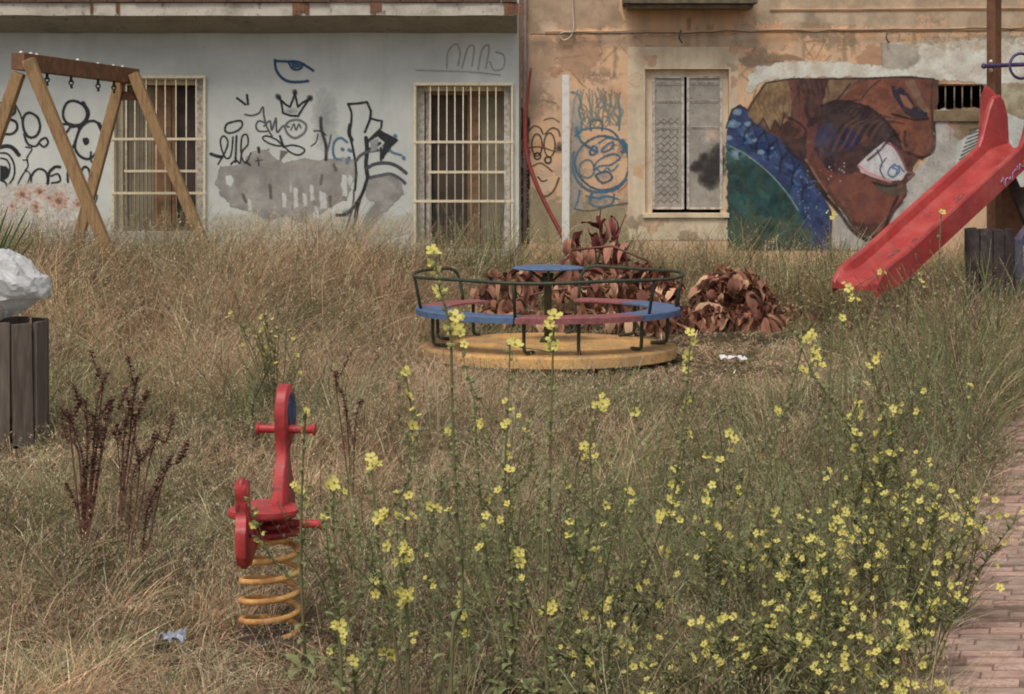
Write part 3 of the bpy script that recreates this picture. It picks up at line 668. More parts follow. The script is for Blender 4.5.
Fm([(812, 128), (826, 122), (838, 128), (842, 142), (836, 156), (822, 156), (812, 142)], P(48, 52, 84), .8, 2.5, P(56, 44, 60))
Fm([(845, 128), (856, 130), (860, 142), (848, 152), (842, 144)], P(36, 38, 78), .8, 2)
for k in range(11):
    t = k/10; x = 842+t*46; p.stroke([(x-14, 152-t*12), (x-2, 128-t*6), (x+10+6*t, 118+t*6)][::1], P(92, 64, 50) if k % 2 else P(30, 26, 32), 1.8, .65, 1.2)
for k in range(9):
    p.stroke([(816+k*3, 122-k*1.5), (822+k*3.5, 108-k*.6), (832+k*3.5, 101-k*.2)], P(34, 26, 28), 1.4, .7, 1)
Fm([(836, 160), (858, 158), (870, 165), (850, 176), (836, 172)], P(62, 42, 46), .9, 2)
Fm([(806, 128), (816, 124), (814, 150), (824, 166), (836, 176), (830, 182), (814, 166), (804, 146)], P(100, 50, 46), .7, 2.5)
Fm([(838, 176), (856, 172), (878, 182), (892, 186), (904, 190), (900, 204), (888, 220), (878, 235), (868, 235), (852, 216), (838, 200), (828, 186)], P(112, 60, 46), 1, 2, P(92, 50, 42), .1)
Fm([(872, 184), (892, 184), (906, 186), (908, 192), (896, 197), (880, 192)], P(66, 56, 46), 1, 1, P(84, 70, 58))
p.stroke([(872, 182), (886, 186), (896, 185)], P(34, 28, 30), 2.4, .9)
for k in range(22): p.spray(835+random.uniform(-8, 10), 172+random.uniform(-10, 9), 1.1, P(170, 158, 152) if k % 2 else P(140, 60, 54), .9)
Fm([(884, 142), (890, 143), (897, 152), (904, 165), (907, 172), (901, 180), (888, 181), (876, 178), (861, 172), (858, 165), (868, 155)], P(196, 192, 190), 1, .8, P(178, 170, 172))
p.stroke([(886, 143), (894, 147), (902, 160), (906, 170)], P(120, 62, 70), 2.2, .85, 1.2); p.stroke([(859, 166), (866, 172), (878, 177), (890, 181)], P(178, 104, 108), 3, .7, 2)
p.stroke([(877, 150), (882, 162), (880, 170), (884, 178)], P(56, 70, 84), 1.6, .9); p.stroke([(886, 158), (880, 166)], P(56, 70, 84), 1.4, .9)
p.stroke([(895, 164), (890, 168), (888, 174), (893, 177), (899, 172), (897, 166), (891, 167), (897, 170), (895, 176)], P(44, 96, 138), 1.8, .9); p.stroke([(899, 166), (904, 172)], P(44, 96, 138), 1.6, .9)
p.stroke([(905, 132), (904, 140), (906, 146)], P(44, 30, 30), 3.6, .9, 1.5); p.stroke([(906, 152), (914, 155), (922, 158)], P(40, 26, 26), 3, .9, 2)
Fm([(902, 158), (912, 158), (912, 166), (906, 168)], P(56, 36, 36), .9, 1.2); p.stroke([(908, 172), (914, 174), (908, 178)], P(122, 84, 88), 2.4, .8)
p.stroke([(786, 148), (800, 162), (816, 186), (836, 208), (852, 230), (866, 240)], P(38, 28, 30), 4, .95, 1.5); p.stroke([(866, 240), (882, 234), (892, 214), (902, 202)], P(52, 36, 34), 3, .8, 1.5)
p.stroke([(806, 160), (816, 176), (826, 192)], P(150, 98, 76), 2.4, .6, 1.5); Fm([(852, 222), (866, 224), (880, 222), (876, 236), (866, 238)], P(54, 38, 36), .7, 3)
Fm([(727, 122), (732, 110), (740, 105), (747, 111), (752, 122), (760, 125), (768, 133), (778, 137), (786, 148), (797, 155), (806, 170), (814, 186), (822, 195), (832, 212), (830, 250), (812, 250), (800, 215), (780, 185), (758, 165), (742, 150), (726, 146)], P(40, 62, 104), 1, 1.2, P(30, 46, 84), .12)
Fm([(726, 146), (742, 151), (762, 168), (784, 188), (800, 212), (812, 250), (728, 250)], P(26, 66, 66), 1, 2.5, P(24, 54, 50), .08)
Fm([(728, 210), (760, 215), (790, 222), (812, 232), (812, 250), (728, 250)], P(66, 82, 56), .7, 5, P(60, 76, 60))
for x, y, r in ((733, 124, 5), (737, 112, 4), (737, 154, 6), (729, 138, 3), (748, 124, 3), (761, 152, 3), (755, 140, 2.5), (745, 136, 2.5), (771, 148, 2)): p.spray(x, y, r*1.4, P(112, 144, 160), .9, .5, r*.9)
def inpoly(x, y, pl):
    r = False
    for i in range(len(pl)):
        (x1, y1), (x2, y2) = pl[i], pl[i-1]
        if (y1 > y) != (y2 > y) and x < (x2-x1)*(y-y1)/(y2-y1)+x1: r = not r
    return r
def dabs(pl, cols, n, r0, r1, al=.55, ang=None):
    xs_ = [q[0] for q in pl]; ys_ = [q[1] for q in pl]
    for _ in range(n):
        x, y = random.uniform(min(xs_), max(xs_)), random.uniform(min(ys_), max(ys_))
        if not inpoly(x, y, pl): continue
        r = random.uniform(r0, r1); a_ = (ang if ang is not None else random.random()*3)+random.uniform(-.5, .5); c_, s_ = math.cos(a_), math.sin(a_)
        p.fill([(x+c_*u*r-s_*v*r*.45, y+s_*u*r+c_*v*r*.45) for u, v in ((-1, -.2), (-.3, -1), (.8, -.5), (1, .3), (.1, 1), (-.8, .6))], random.choice(cols), random.uniform(.3, 1)*al, random.uniform(.6, 2), r*.25)
SC = [(727, 122), (740, 105), (752, 122), (768, 133), (786, 148), (806, 170), (822, 195), (832, 212), (828, 246), (812, 246), (800, 215), (780, 185), (758, 165), (726, 146)]
dabs(SC, [P(24, 34, 64), P(56, 84, 124), P(38, 60, 96), P(70, 104, 128), P(20, 26, 44), P(34, 72, 92)], 150, 2, 7, .8, .8)
GRN = [(726, 146), (742, 151), (762, 168), (784, 188), (800, 212), (812, 248), (728, 248)]
dabs(GRN, [P(20, 44, 44), P(30, 76, 72), P(46, 84, 70), P(16, 34, 38), P(40, 62, 52)], 170, 3, 9, .7)
FACE = [(850, 85), (935, 80), (933, 150), (915, 170), (905, 196), (885, 232), (866, 236), (838, 206), (806, 164), (790, 120), (800, 82)]
dabs(FACE, [P(70, 40, 32), P(104, 58, 42), P(56, 34, 32), P(126, 76, 54), P(84, 46, 36), P(44, 30, 34)], 230, 2, 7, .45, 2.2)
dabs([(747, 112), (765, 82), (790, 80), (790, 118), (770, 130)], [P(100, 80, 52), P(140, 116, 80), P(86, 64, 44)], 60, 2, 6, .5, 1.9)
Fm([(884, 142), (890, 143), (897, 152), (904, 165), (907, 172), (901, 180), (888, 181), (876, 178), (861, 172), (858, 165), (868, 155)], P(192, 188, 184), .9, .8, P(172, 164, 166))
p.stroke([(886, 143), (894, 147), (902, 160), (906, 170)], P(120, 62, 70), 2.2, .85, 1.2); p.stroke([(859, 166), (866, 172), (878, 177), (890, 181)], P(178, 104, 108), 3, .7, 2)
p.stroke([(877, 150), (882, 162), (880, 170), (884, 178)], P(56, 70, 84), 1.6, .9); p.stroke([(886, 158), (880, 166)], P(56, 70, 84), 1.4, .9)
p.stroke([(895, 164), (890, 168), (888, 174), (893, 177), (899, 172), (897, 166), (891, 167), (897, 170), (895, 176)], P(44, 96, 138), 1.8, .9); p.stroke([(899, 166), (904, 172)], P(44, 96, 138), 1.6, .9)
DK = P(34, 26, 28)
for pts, ww in (([(822, 106), (836, 101), (852, 103), (868, 108), (882, 118), (893, 130), (900, 142)], 3), ([(786, 148), (797, 158), (806, 164), (814, 178), (826, 194)], 3), ([(790, 118), (800, 124), (806, 132), (804, 146)], 2.6), ([(868, 160), (880, 150), (890, 138), (898, 134)], 2.6), ([(905, 112), (916, 119), (928, 119)], 2.4), ([(934, 118), (935, 138), (933, 152), (924, 157)], 2), ([(898, 196), (892, 208), (884, 228), (876, 238)], 2.6), ([(850, 84), (842, 94), (830, 108)], 2.2), ([(880, 80), (870, 88), (862, 98)], 1.6)):
    p.stroke(pts, DK, ww, .85, 1.2)
for k in range(12): p.stroke([(826+k*5, 112+k*.6), (830+k*5, 104+k*1.2), (836+k*5, 100+k*1.6)], DK, 1.6, .7, 1)
for k in range(7): p.stroke([(756+k*5, 90+k), (753+k*5, 100+k*1.5), (756+k*5, 110+k)], P(84, 64, 44), 1.2, .6, 1)
for x0, y0 in ((752, 124), (764, 132), (776, 140), (788, 152), (800, 164), (810, 180)): p.stroke([(x0, y0), (x0-7, y0+9), (x0-8, y0+20)], P(18, 24, 42), 2.6, .8, 1.4)
for k in range(26):
    t = random.random(); x = 735+t*92; y = 128+t*68+random.uniform(-6, 10); p.stroke([(x, y), (x+random.uniform(2, 7), y+random.uniform(-5, 7))], P(66, 98, 142) if k % 2 else P(20, 30, 58), 2, .6, 1.5, False)
p.stroke([(730, 146), (748, 156), (768, 172), (786, 192), (798, 210)], P(104, 134, 140), 1.3, .75, 1)
for sgn in range(5): p.stroke([(752+sgn*12, 124+sgn*7), (758+sgn*12, 140+sgn*9)], P(18, 26, 50), 2, .7, 1.5, False)
for k in range(30): p.spray(random.uniform(795, 822), random.uniform(170, 215), random.uniform(.7, 1.3), P(120, 140, 160), .7)
p.stroke([(722+4, 128), (732, 110), (740, 105), (748, 111), (756, 97), (766, 83), (790, 79), (850, 79), (900, 77), (934, 79)], P(46, 38, 36), 1.7, .9, .9, False)
p.stroke([(784, 113), (781, 129), (775, 120), (770, 132), (763, 118), (757, 127), (751, 120)], P(36, 30, 34), 1.6, .85, .9, False)
p.stroke([(808, 98), (806, 110), (812, 120), (818, 112)], P(34, 24, 28), 4, .7, 2)
for x in range(796, 830, 5): p.stroke([(x, 82), (x+3, 94)], P(38, 28, 30), 2, .6, 1.5, False)
# striped piece behind the slide
Fm([(957, 142), (970, 134), (990, 124), (1004, 112), (1024, 120), (1024, 200), (960, 200), (955, 160)], P(172, 176, 168), .95, 1)
for k in range(9): p.stroke([(958+k*1.5, 164-k*4.2), (978+k*3, 150-k*3.6)], P(40, 62, 58), 1.7, .9, .8, False)
p.build('mural', DR, house2, M_mural, .009)
# ---- soot on the shutter: black spray
p = Paint(684, 110, 726, 200)
for x, y, r in ((703, 157, 4), (698, 165, 5), (706, 170, 7), (712, 160, 8), (716, 172, 8), (720, 160, 6), (704, 180, 5), (712, 182, 6), (694, 168, 4), (719, 150, 5)): p.spray(x, y, r*1.5, P(48, 44, 44), .95, .8)
p.spray(712, 136, 9, P(176, 150, 132), .7, .8, 9); p.spray(706, 140, 6, P(190, 178, 164), .6, .8)
o = p.build('spray_mark', DR+.070, win, M_paint, .001)

# ------------------------------------------------------------ pipes on the wall
M_redp = worn('red_brown_pipe', P(112, 40, 36), P(88, 34, 32), 20, .45, .65, .6)
M_whitep = worn('white_pipe', P(172, 170, 164), P(150, 146, 136), 14, .5, .7, .6)
M_lilac = worn('lilac_grey_pipe', P(122, 108, 106), P(98, 84, 80), 12, .45, .65, .7)
bm = bmesh.new(); tube(bm, [U(525, 240, DR-.07), U(525, 60, DR-.07), U(524.5, -80, DR-.07), U(524.5, -300, DR-.07)], .021, 10)
o = link('drainpipe', bm, M_lilac); tag(o, 'lilac grey drainpipe running down the corner between the two houses', 'pipe')
bm = bmesh.new()
pts = smooth_pts([U(531, 68, DR-.16), U(527, 100, DR-.17), (U(525.5, 130, DR-.18)), U(527, 155, DR-.2), U(534, 178, DR-.24), U(545, 203, DR-.3), U(558, 228, DR-.36), U(570, 252, DR-.42), U(584, 280, DR-.5)], 5)
tube(bm, pts, [.012+.01*min(1, i/12) for i in range(len(pts))], 8)
o = link('bent_pole', bm, M_redp); tag(o, 'bent dark red pole leaning on the ochre wall left of the white post', 'pole')
bm = bmesh.new(); v = box(bm, wx(562, 20.2), wx(569.5, 20.2), 20.2, 20.26, tz(.5, 20), wz(75, 20.2), bev=.008)
o = link('white_post', bm, M_whitep); tag(o, 'tall plain white post standing before the ochre wall beside blue face graffiti', 'post')
M_cab = worn('old_cable', P(112, 100, 88), P(84, 74, 64), 20)
bm = bmesh.new()
pts = smooth_pts([U(573, -30, DR-.03), U(573, 10, DR-.03), U(573.5, 28, DR-.05), U(570, 37, DR-.06), U(564, 40, DR-.05), U(560, 36, DR-.04), U(564, 32, DR-.03), U(575, 33, DR-.03)], 6); tube(bm, pts, .007, 6)
o = link('cable', bm, worn('pale_cable', P(160, 154, 144), P(140, 130, 118), 20)); tag(o, 'pale cable hanging in a small loop on the ochre wall by the corner', 'cable')
bm = bmesh.new()
pts = []
for i in range(40):
    px = 530+i*13; pts.append(U(px, 33.5-(px-540)*.011+random.uniform(-.8, .8)+(1.2 if i % 5 == 2 else 0), DR-.06))
tube(bm, pts, .006, 5)
for px in (681, 888): tube(bm, [U(px, 30, DR-.06), U(px-2, 38, DR-.06), U(px+1, 43, DR-.05)], .008, 5)
o = link('cable', bm, worn('black_cable', P(60, 54, 48), P(80, 70, 60), 20)); tag(o, 'thin dark cable strung along the moulding of the ochre house', 'cable')

# ------------------------------------------------------------ swing frame
M_wood = N('weathered_swing_timber')
_m = M_wood; mp = _m.new('ShaderNodeMapping'); mp.inputs['Scale'].default_value = (14, 14, 2.2); _m.link(_m.coord(), mp.inputs[0])
f = _m.noise(2.2, 8, .65, mp.outputs[0], .6); c = _m.ramp(f, [(.3, P(88, 66, 40)), (.55, P(132, 102, 60)), (.72, P(104, 78, 48))])
_m.col(c).rough(.75).bump(f, .4, .006); M_wood = _m.m
M_wood2 = worn('dark_beam_timber', P(92, 62, 42), P(112, 76, 48), 9, rough=.8, bump=.4)
M_iron = worn('dark_iron', P(46, 42, 38), P(70, 54, 42), 20, rough=.6)
M_cap = worn('white_cap', P(190, 176, 160), P(150, 130, 110), 30)
def beam(bm, a, b, wdt, hgt, bev=.006, up=Vector((0, 0, 1)), mi=0):
    a = Vector(a); b = Vector(b); d = (b-a); L = d.length; d.normalize()
    s = d.cross(up).normalized(); u = s.cross(d)
    M = Matrix(((d.x, s.x, u.x, a.x), (d.y, s.y, u.y, a.y), (d.z, s.z, u.z, a.z), (0, 0, 0, 1)))
    box(bm, 0, L, -wdt/2, wdt/2, -hgt/2, hgt/2, M, mi, bev)
A = U(24, 62, 17.4); B = U(129, 76, 19.6); B.z = A.z-.04
sw = thing('swing_frame', 'empty wooden swing frame with two pairs of slanting legs and bare hanger bolts', 'swing frame', ((A.x+B.x)/2, (A.y+B.y)/2, 0))
dB = (B-A).normalized()
bm = bmesh.new(); beam(bm, A-dB*.12, B+dB*.12, .125, .15); link('beam', bm, M_wood2, sw)
for i, (T, foots) in enumerate(((A, ((88, 240, 1), (0, 0, -1))), (B, ((205, 250, 1), (78, 208, -1))))):
    for fx, fy, sg in foots:
        g_ = Vector((T.x+sg*(.95 if sg > 0 else .62), T.y+(.0 if i == 0 else -.1), tz(T.x, T.y)-.1))
        if i == 0 and sg < 0: g_ = Vector((T.x-.82, T.y, .1))
        top = T+Vector((sg*.065, (-.09 if i == 0 else .09)*0+(-.115 if sg > 0 else .0), .02))
        if i == 0 and sg < 0: top = T+Vector((-.03, -.06, -.1))
        bm = bmesh.new(); beam(bm, g_, top, .105, .125, .014, Vector((0, 1, 0))); link('leg', bm, M_wood, sw)
bm = bmesh.new(); s_ = B+Vector((0, -.02, -.2)); beam(bm, s_-Vector((.12, 0, 0)), s_+Vector((.17, 0, 0)), .05, .09); link('gusset', bm, M_wood2, sw)
for t in (.2, .42, .68, .84):
    q_ = A+(B-A)*t; bm = bmesh.new()
    tube(bm, [q_+Vector((.0, 0, -.07)), q_+Vector((0, 0, -.13))], .014, 8)
    tube(bm, smooth_pts([q_+Vector((.02*math.cos(x), .012*math.sin(x)*0, -.135+.022*math.sin(x))) for x in np.linspace(0, 2*PI, 9)[:-1]], 2, True), .007, 6, closed=True)
    tube(bm, [q_+Vector((0, 0, -.15)), q_+Vector((0.004, 0, -.19))], .012, 6)
    link('hanger', bm, M_iron, sw)
for t in (-.02, .04, .12, .45, .7, .86, .93):
    q_ = A+(B-A)*t+Vector((random.uniform(-.03, .03), 0, .078)); bm = bmesh.new(); bmesh.ops.create_uvsphere(bm, u_segments=10, v_segments=6, radius=.018, matrix=Matrix.Translation(q_)); link('bolt_cap', bm, M_cap, sw, True)

# ------------------------------------------------------------ merry-go-round
MX, MY = (548-CX)*15.3/F, 15.3
mg = thing('merry_go_round', 'worn playground roundabout with yellow platform, blue and red ring bench and green handrail', 'roundabout', (MX, MY, 0))
M_yel = worn('worn_yellow_paint', P(172, 130, 64), P(142, 112, 72), 3.5, .4, .58, .85, .4, .004, P(104, 84, 64))
M_blue = worn('blue_seat_paint', P(66, 88, 120), P(54, 72, 100), 14, .45, .65, .6, .2, .003, P(100, 104, 112))
M_red = worn('faded_red_paint', P(122, 66, 68), P(100, 56, 56), 14, .45, .65, .6, .2, .003, P(140, 110, 104))
M_grn = worn('dark_green_paint', P(48, 56, 42), P(36, 42, 34), 20, .45, .65, .5, .2, .002, P(90, 62, 44))
def ring_seg(bm, a0, a1, r0, r1, z0, z1, n=None, mi=0):
    n = n or max(3, int(abs(a1-a0)/rad(4))); R = []
    for i in range(n+1):
        a_ = a0+(a1-a0)*i/n; c_, s_ = math.cos(a_), math.sin(a_)
        R.append([bm.verts.new((MX+r*c_, MY+r*s_, z)) for r, z in ((r0, z0), (r1, z0), (r1, z1), (r0, z1))])
    for i in range(n):
        for j in range(4): f = bm.faces.new((R[i][j], R[i+1][j], R[i+1][(j+1) % 4], R[i][(j+1) % 4])); f.material_index = mi
    bm.faces.new(R[0]); bm.faces.new(R[-1][::-1])
bm = bmesh.new()
prof = [(0, .155), (.3, .152), (.96, .135), (.99, .128), (.996, .118), (1.0, .05), (.985, .042), (.96, .05), (0, .05)]
n = 72; rows = []
for i in range(n):
    a_ = 2*PI*i/n; dent = 1+(vnoise(math.cos(a_)*3, math.sin(a_)*3, 1)-.5)*.01
    rows.append([bm.verts.new((MX+r*dent*math.cos(a_), MY+r*dent*math.sin(a_), z)) for r, z in prof[1:-1]])
for i in range(n):
    for j in range(len(prof)-3): bm.faces.new((rows[i][j], rows[(i+1) % n][j], rows[(i+1) % n][j+1], rows[i][j+1]))
bm.faces.new([r[0] for r in rows]); bm.faces.new([r[-1] for r in rows][::-1])
plat = link('platform', bm, M_yel, mg)
bm = bmesh.new()
for i in range(-18, 19):                                           # raised tread pattern
    for j in range(-18, 19):
        x, y = i*.052+(j % 2)*.026, j*.052
        if .1 < math.hypot(x, y) < .94:
            z = .1525-(max(0, math.hypot(x, y)-.3))/.66*.0175; th = PI/4 if (i+j) % 2 else -PI/4
            M = Matrix.Translation((MX+x, MY+y, z))@Matrix.Rotation(th, 4, 'Z'); v = box(bm, -.014, .014, -.003, .003, 0, .0028, M)
tr = link('tread', bm, M_yel, plat)
for p_ in range(1): pass
zs = .425
for a0, a1, mt in ((172, 255, M_blue), (255, 312, M_red), (312, 400, M_blue), (400, 434, M_red), (126, 172, M_red)):
    bm = bmesh.new(); ring_seg(bm, rad(a0+.4), rad(a1-.4), .78, 1.03, zs-.018, zs)
    ring_seg(bm, rad(a0+.4), rad(a1-.4), 1.015, 1.031, zs-.045, zs-.0185)
    bmesh.ops.bevel(bm, geom=[e for e in bm.edges if abs(e.verts[0].co.z-zs) < 1e-4 and abs(e.verts[1].co.z-zs) < 1e-4], offset=.004, segments=1, affect='EDGES')
    link('bench_segment', bm, mt, mg)
zr_ = .683; RR = 1.05
def cir(a_, r, z): return Vector((MX+r*math.cos(rad(a_)), MY+r*math.sin(rad(a_)), z))
pts = [cir(133, 1.0, zs-.01), cir(133.5, 1.02, zr_-.12), cir(135, 1.04, zr_-.03), cir(139, RR, zr_)]+[cir(x, RR, zr_+.006*math.sin(x*.09)) for x in range(144, 430, 4)]+[cir(432, 1.04, zr_-.03), cir(434, 1.02, zr_-.12), cir(434, 1.0, zs-.01)]
bm = bmesh.new(); tube(bm, smooth_pts(pts, 2), .0135, 10); link('handrail', bm, M_grn, mg)
for x in (190, 255, 318, 360):
    bm = bmesh.new(); tube(bm, [cir(x, 1.0, zs), cir(x, 1.035, zr_*.7+zs*.3), cir(x, RR, zr_)], .012, 8); link('upright', bm, M_grn, mg)
for x, k in ((197, 1), (258, 0), (283, 1), (318, 1), (352, 1), (40, 1), (75, 0), (130, 1), (160, 1)):
    bm = bmesh.new(); e = cir(x, .93, .15); inn = cir(x, .78, .148)
    tube(bm, smooth_pts([cir(x, .93, zs-.02), cir(x, .93, .3), cir(x, .925, .19), cir(x+1, .90, .158), cir(x+3, .80, .155)], 4), .0135, 8)
    link('leg', bm, M_grn, mg)
bm = bmesh.new(); tube(bm, [(MX, MY, .15), (MX, MY, .62), (MX, MY, .69)], [.03, .03, .05], 14); tube(bm, [(MX, MY, .15), (MX, MY, .2)], [.07, .04], 14)
for x in (30, 150, 270): tube(bm, [(MX, MY, .6), (MX+.09*math.cos(rad(x)), MY+.09*math.sin(rad(x)), .66), (MX+.19*math.cos(rad(x)), MY+.19*math.sin(rad(x)), .725)], .011, 7)
link('column', bm, M_grn, mg)
bm = bmesh.new(); n = 40
tp = [(0.0, .742), (.24, .742), (.275, .736), (.282, .728), (.275, .72), (.0, .72)]
rows = [[bm.verts.new((MX+r*math.cos(2*PI*i/n), MY+r*math.sin(2*PI*i/n), z)) for r, z in tp[1:-1]] for i in range(n)]
for i in range(n):
    for j in range(3): bm.faces.new((rows[i][j], rows[(i+1) % n][j], rows[(i+1) % n][j+1], rows[i][j+1]))
bm.faces.new([r[0] for r in rows]); bm.faces.new([r[-1] for r in rows][::-1])
link('turning_wheel', bm, M_blue, mg)
bm = bmesh.new(); tube(bm, [(MX, MY, -.05), (MX, MY, .05)], .12, 16); link('base', bm, M_iron, mg)

# ------------------------------------------------------------ spring rider
RX, RY = (270-CX)*6.62/F, 6.62
sr = thing('spring_rider', 'small red spring rocker with round seat on an orange coil spring in the grass', 'spring rocker', (RX, RY, 0))
M_rred = N('rider_red_paint'); f = M_rred.noise(14, 8, .65); c = M_rred.ramp(f, [(.36, P(122, 26, 28)), (.56, P(152, 32, 34)), (.74, P(160, 50, 46))])
f2 = M_rred.noise(38, 8, .75); k = M_rred.ramp(f2, [(.54, (0, 0, 0)), (.64, (1, 1, 1))]); c = M_rred.mix(k, c, P(92, 50, 46)); f3 = M_rred.noise(90, 4, .7); k = M_rred.ramp(f3, [(.66, (0, 0, 0)), (.70, (.8, .8, .8))]); c = M_rred.mix(k, c, P(150, 120, 108))
M_rred.col(c).rough(.45).bump(M_rred.noise(70, 6, .7), .25, .003); M_rred = M_rred.m
M_spr = worn('orange_spring_paint', P(188, 134, 56), P(158, 104, 46), 24, .42, .6, .6, .4, .003, P(92, 58, 40))
M_bl2 = worn('blue_paint', P(50, 78, 112), P(34, 48, 74), 30, rough=.6, speck=P(110, 40, 44))
ud = Vector((.10, .995, 0)).normalized(); sd = Vector((ud.y, -ud.x, 0))
def RM(off=0, ox=0): 
    o_ = Vector((RX+.005, RY-.05, 0))+sd*off+ud*ox
    return Matrix(((ud.x, sd.x, 0, o_.x), (ud.y, sd.y, 0, o_.y), (0, 0, 1, 0), (0, 0, 0, 1)))
bm = bmesh.new()
pts = []; n = 5.1
for i in range(int(n*28)+1):
    t = i/28; r = .096 if t < n-1 else .096-.004*(t-n+1)
    pts.append((RX+r*math.cos(2*PI*t-1), RY+r*math.sin(2*PI*t-1), (.02+t*.0665)+(.0 if t < n-.5 else -.006)))
tube(bm, pts, .0105, 10); sp = link('spring', bm, M_spr, sr)
bm = bmesh.new(); tube(bm, [(RX, RY, .355), (RX, RY, .372)], .105, 28); tube(bm, [(RX, RY, .3725), (RX, RY, .392)], .06, 20); link('spring_plate', bm, M_rred, sr)
bm = bmesh.new(); tube(bm, [(RX, RY, -.03), (RX, RY, .022)], .12, 24); link('base_plate', bm, M_iron, sr)
def cs(pr, sub=4): return [tuple(x) for x in smooth_pts(pr, sub, True)]
# rear board: tail that curls up behind the seat
bm = bmesh.new()
prism(bm, cs([(-.275, .315), (-.235, .29), (-.175, .315), (-.12, .345), (-.04, .385), (-.04, .42), (-.19, .435), (-.215, .47), (-.225, .52), (-.235, .56), (-.262, .592), (-.292, .585), (-.296, .545), (-.285, .50), (-.29, .45), (-.295, .40), (-.29, .35)]), RM(-.034, .02), .034, bev=.009); link('tail_board', bm, M_rred, sr, True)
# front board: neck and head
bm = bmesh.new()
prism(bm, cs([(.02, .385), (.20, .38), (.225, .42), (.205, .49), (.165, .56), (.135, .61), (.14, .645), (.20, .645), (.235, .68), (.24, .74), (.22, .795), (.18, .838), (.13, .85), (.085, .832), (.06, .79), (.055, .72), (.07, .66), (.066, .61), (.04, .55), (.02, .47)]), RM(.022), .036, bev=.010); fb = link('neck_board', bm, M_rred, sr, True)
bm = bmesh.new(); prism(bm, cs([(.13, .70), (.19, .71), (.215, .745), (.20, .79), (.155, .82), (.11, .80), (.095, .75)]), RM(.042), .006, bev=.002); link('eye_patch', bm, M_bl2, fb)
bm = bmesh.new()
sc = Vector((RX, RY, 0))+sd*(-.012)-ud*.05
pr = [(.150*math.cos(a_)*(1.0), .118*math.sin(a_)*(1 if abs(math.sin(a_)) < .95 else .98)) for a_ in np.linspace(0, 2*PI, 33)[:-1]]
vsA = [bm.verts.new(sc+ud*u+sd*v+Vector((0, 0, .425+.008*(u/.15)**2))) for u, v in pr]; vsB = [bm.verts.new(sc+ud*u+sd*v+Vector((0, 0, .446+.01*(u/.15)**2))) for u, v in pr]
bm.faces.new(vsA[::-1]); bm.faces.new(vsB)
for i in range(32): bm.faces.new((vsA[i], vsA[(i+1) % 32], vsB[(i+1) % 32], vsB[i]))
bmesh.ops.bevel(bm, geom=[e for e in bm.edges if len(e.link_faces) == 2 and any(len(f.verts) > 4 for f in e.link_faces)], offset=.006, segments=2, affect='EDGES'); link('seat', bm, M_rred, sr)
def knobbed(name, org, L, r, mat):
    bm = bmesh.new(); P0 = org-sd*L/2; 
    ts = [0, .005, .035, .045, .06, .94, .955, .965, .995, 1]; rs = [r*.9, r*1.45, r*1.5, r*1.1, r, r, r*1.1, r*1.5, r*1.45, r*.9]
    tube(bm, [P0+sd*L*t for t in ts], rs, 14); return link(name, bm, mat, sr)
hx = Vector((RX+.005, RY-.05, 0))+sd*.03+ud*.12
knobbed('handlebar', hx+Vector((0, 0, .698)), .205, .0145, M_rred)
fx_ = Vector((RX+.005, RY-.05, 0))+sd*.045+ud*.06
knobbed('footrest', fx_+Vector((0, 0, .388)), .25, .0145, M_rred)
bm = bmesh.new(); tube(bm, [fx_+sd*(-.13)+Vector((0, 0, .42)), fx_+sd*(-.05)+Vector((0, 0, .42))], .022, 14); link('bolt_cap', bm, M_spr, sr)

for u_, z_ in ((.14, .50), (.12, .43), (-.22, .40), (-.20, .47)):
    o_ = Vector((RX+.005, RY-.05, 0))+ud*u_+sd*((.022 if u_ > 0 else -.034)+.018)+Vector((0, 0, z_)); bm = bmesh.new(); tube(bm, [o_, o_+sd*.006], .008, 8); link('bolt', bm, M_iron, sr)
# ------------------------------------------------------------ litter bins
def slat_bin(loc, r, zt, ns, label, m, zb=.02, rot=0):
    t = thing('litter_bin', label, 'litter bin', loc)
    wd_ = 2*math.pi*r/ns*.88
    for i in range(ns):
        a_ = 2*PI*i/ns+rot; bm = bmesh.new(); M = Matrix.Translation(loc)@Matrix.Rotation(a_, 4, 'Z')@Matrix.Translation((0, -r, 0))@Matrix.Rotation(random.uniform(-.02, .02), 4, 'Y')
        box(bm, -wd_/2, wd_/2, -.012, .012, zb, zt+random.uniform(-.012, .004), M, bev=.004); link('slat', bm, m, t)
    for z in (zt-.06, zb+.1):
        bm = bmesh.new(); tube(bm, [Vector(loc)+Vector(((r-.022)*math.cos(2*PI*k/28), (r-.022)*math.sin(2*PI*k/28), z)) for k in range(28)], .009, 6, closed=True); link('hoop', bm, M_iron, t)
    bm = bmesh.new(); tube(bm, [Vector(loc)+Vector((0, 0, zb+.01)), Vector(loc)+Vector((0, 0, zb+.03))], r-.03, 24); link('bottom', bm, M_iron, t)
    return t
M_bin = N('grey_brown_slats'); mp = M_bin.new('ShaderNodeMapping'); mp.inputs['Scale'].default_value = (30, 30, 2.5); M_bin.link(M_bin.coord(), mp.inputs[0])
f = M_bin.noise(1.6, 9, .7, mp.outputs[0], .5); M_bin.col(M_bin.ramp(f, [(.3, P(58, 50, 44)), (.55, P(84, 73, 64)), (.75, P(102, 92, 82))])).rough(.85).bump(f, .5, .006); M_bin = M_bin.m
BL = Vector((wx(4, 11.0), 11.0, 0))
slat_bin(BL, .232, .70, 11, 'grey brown slatted wooden litter bin at the left stuffed with a white plastic bag', M_bin, rot=rad(8))
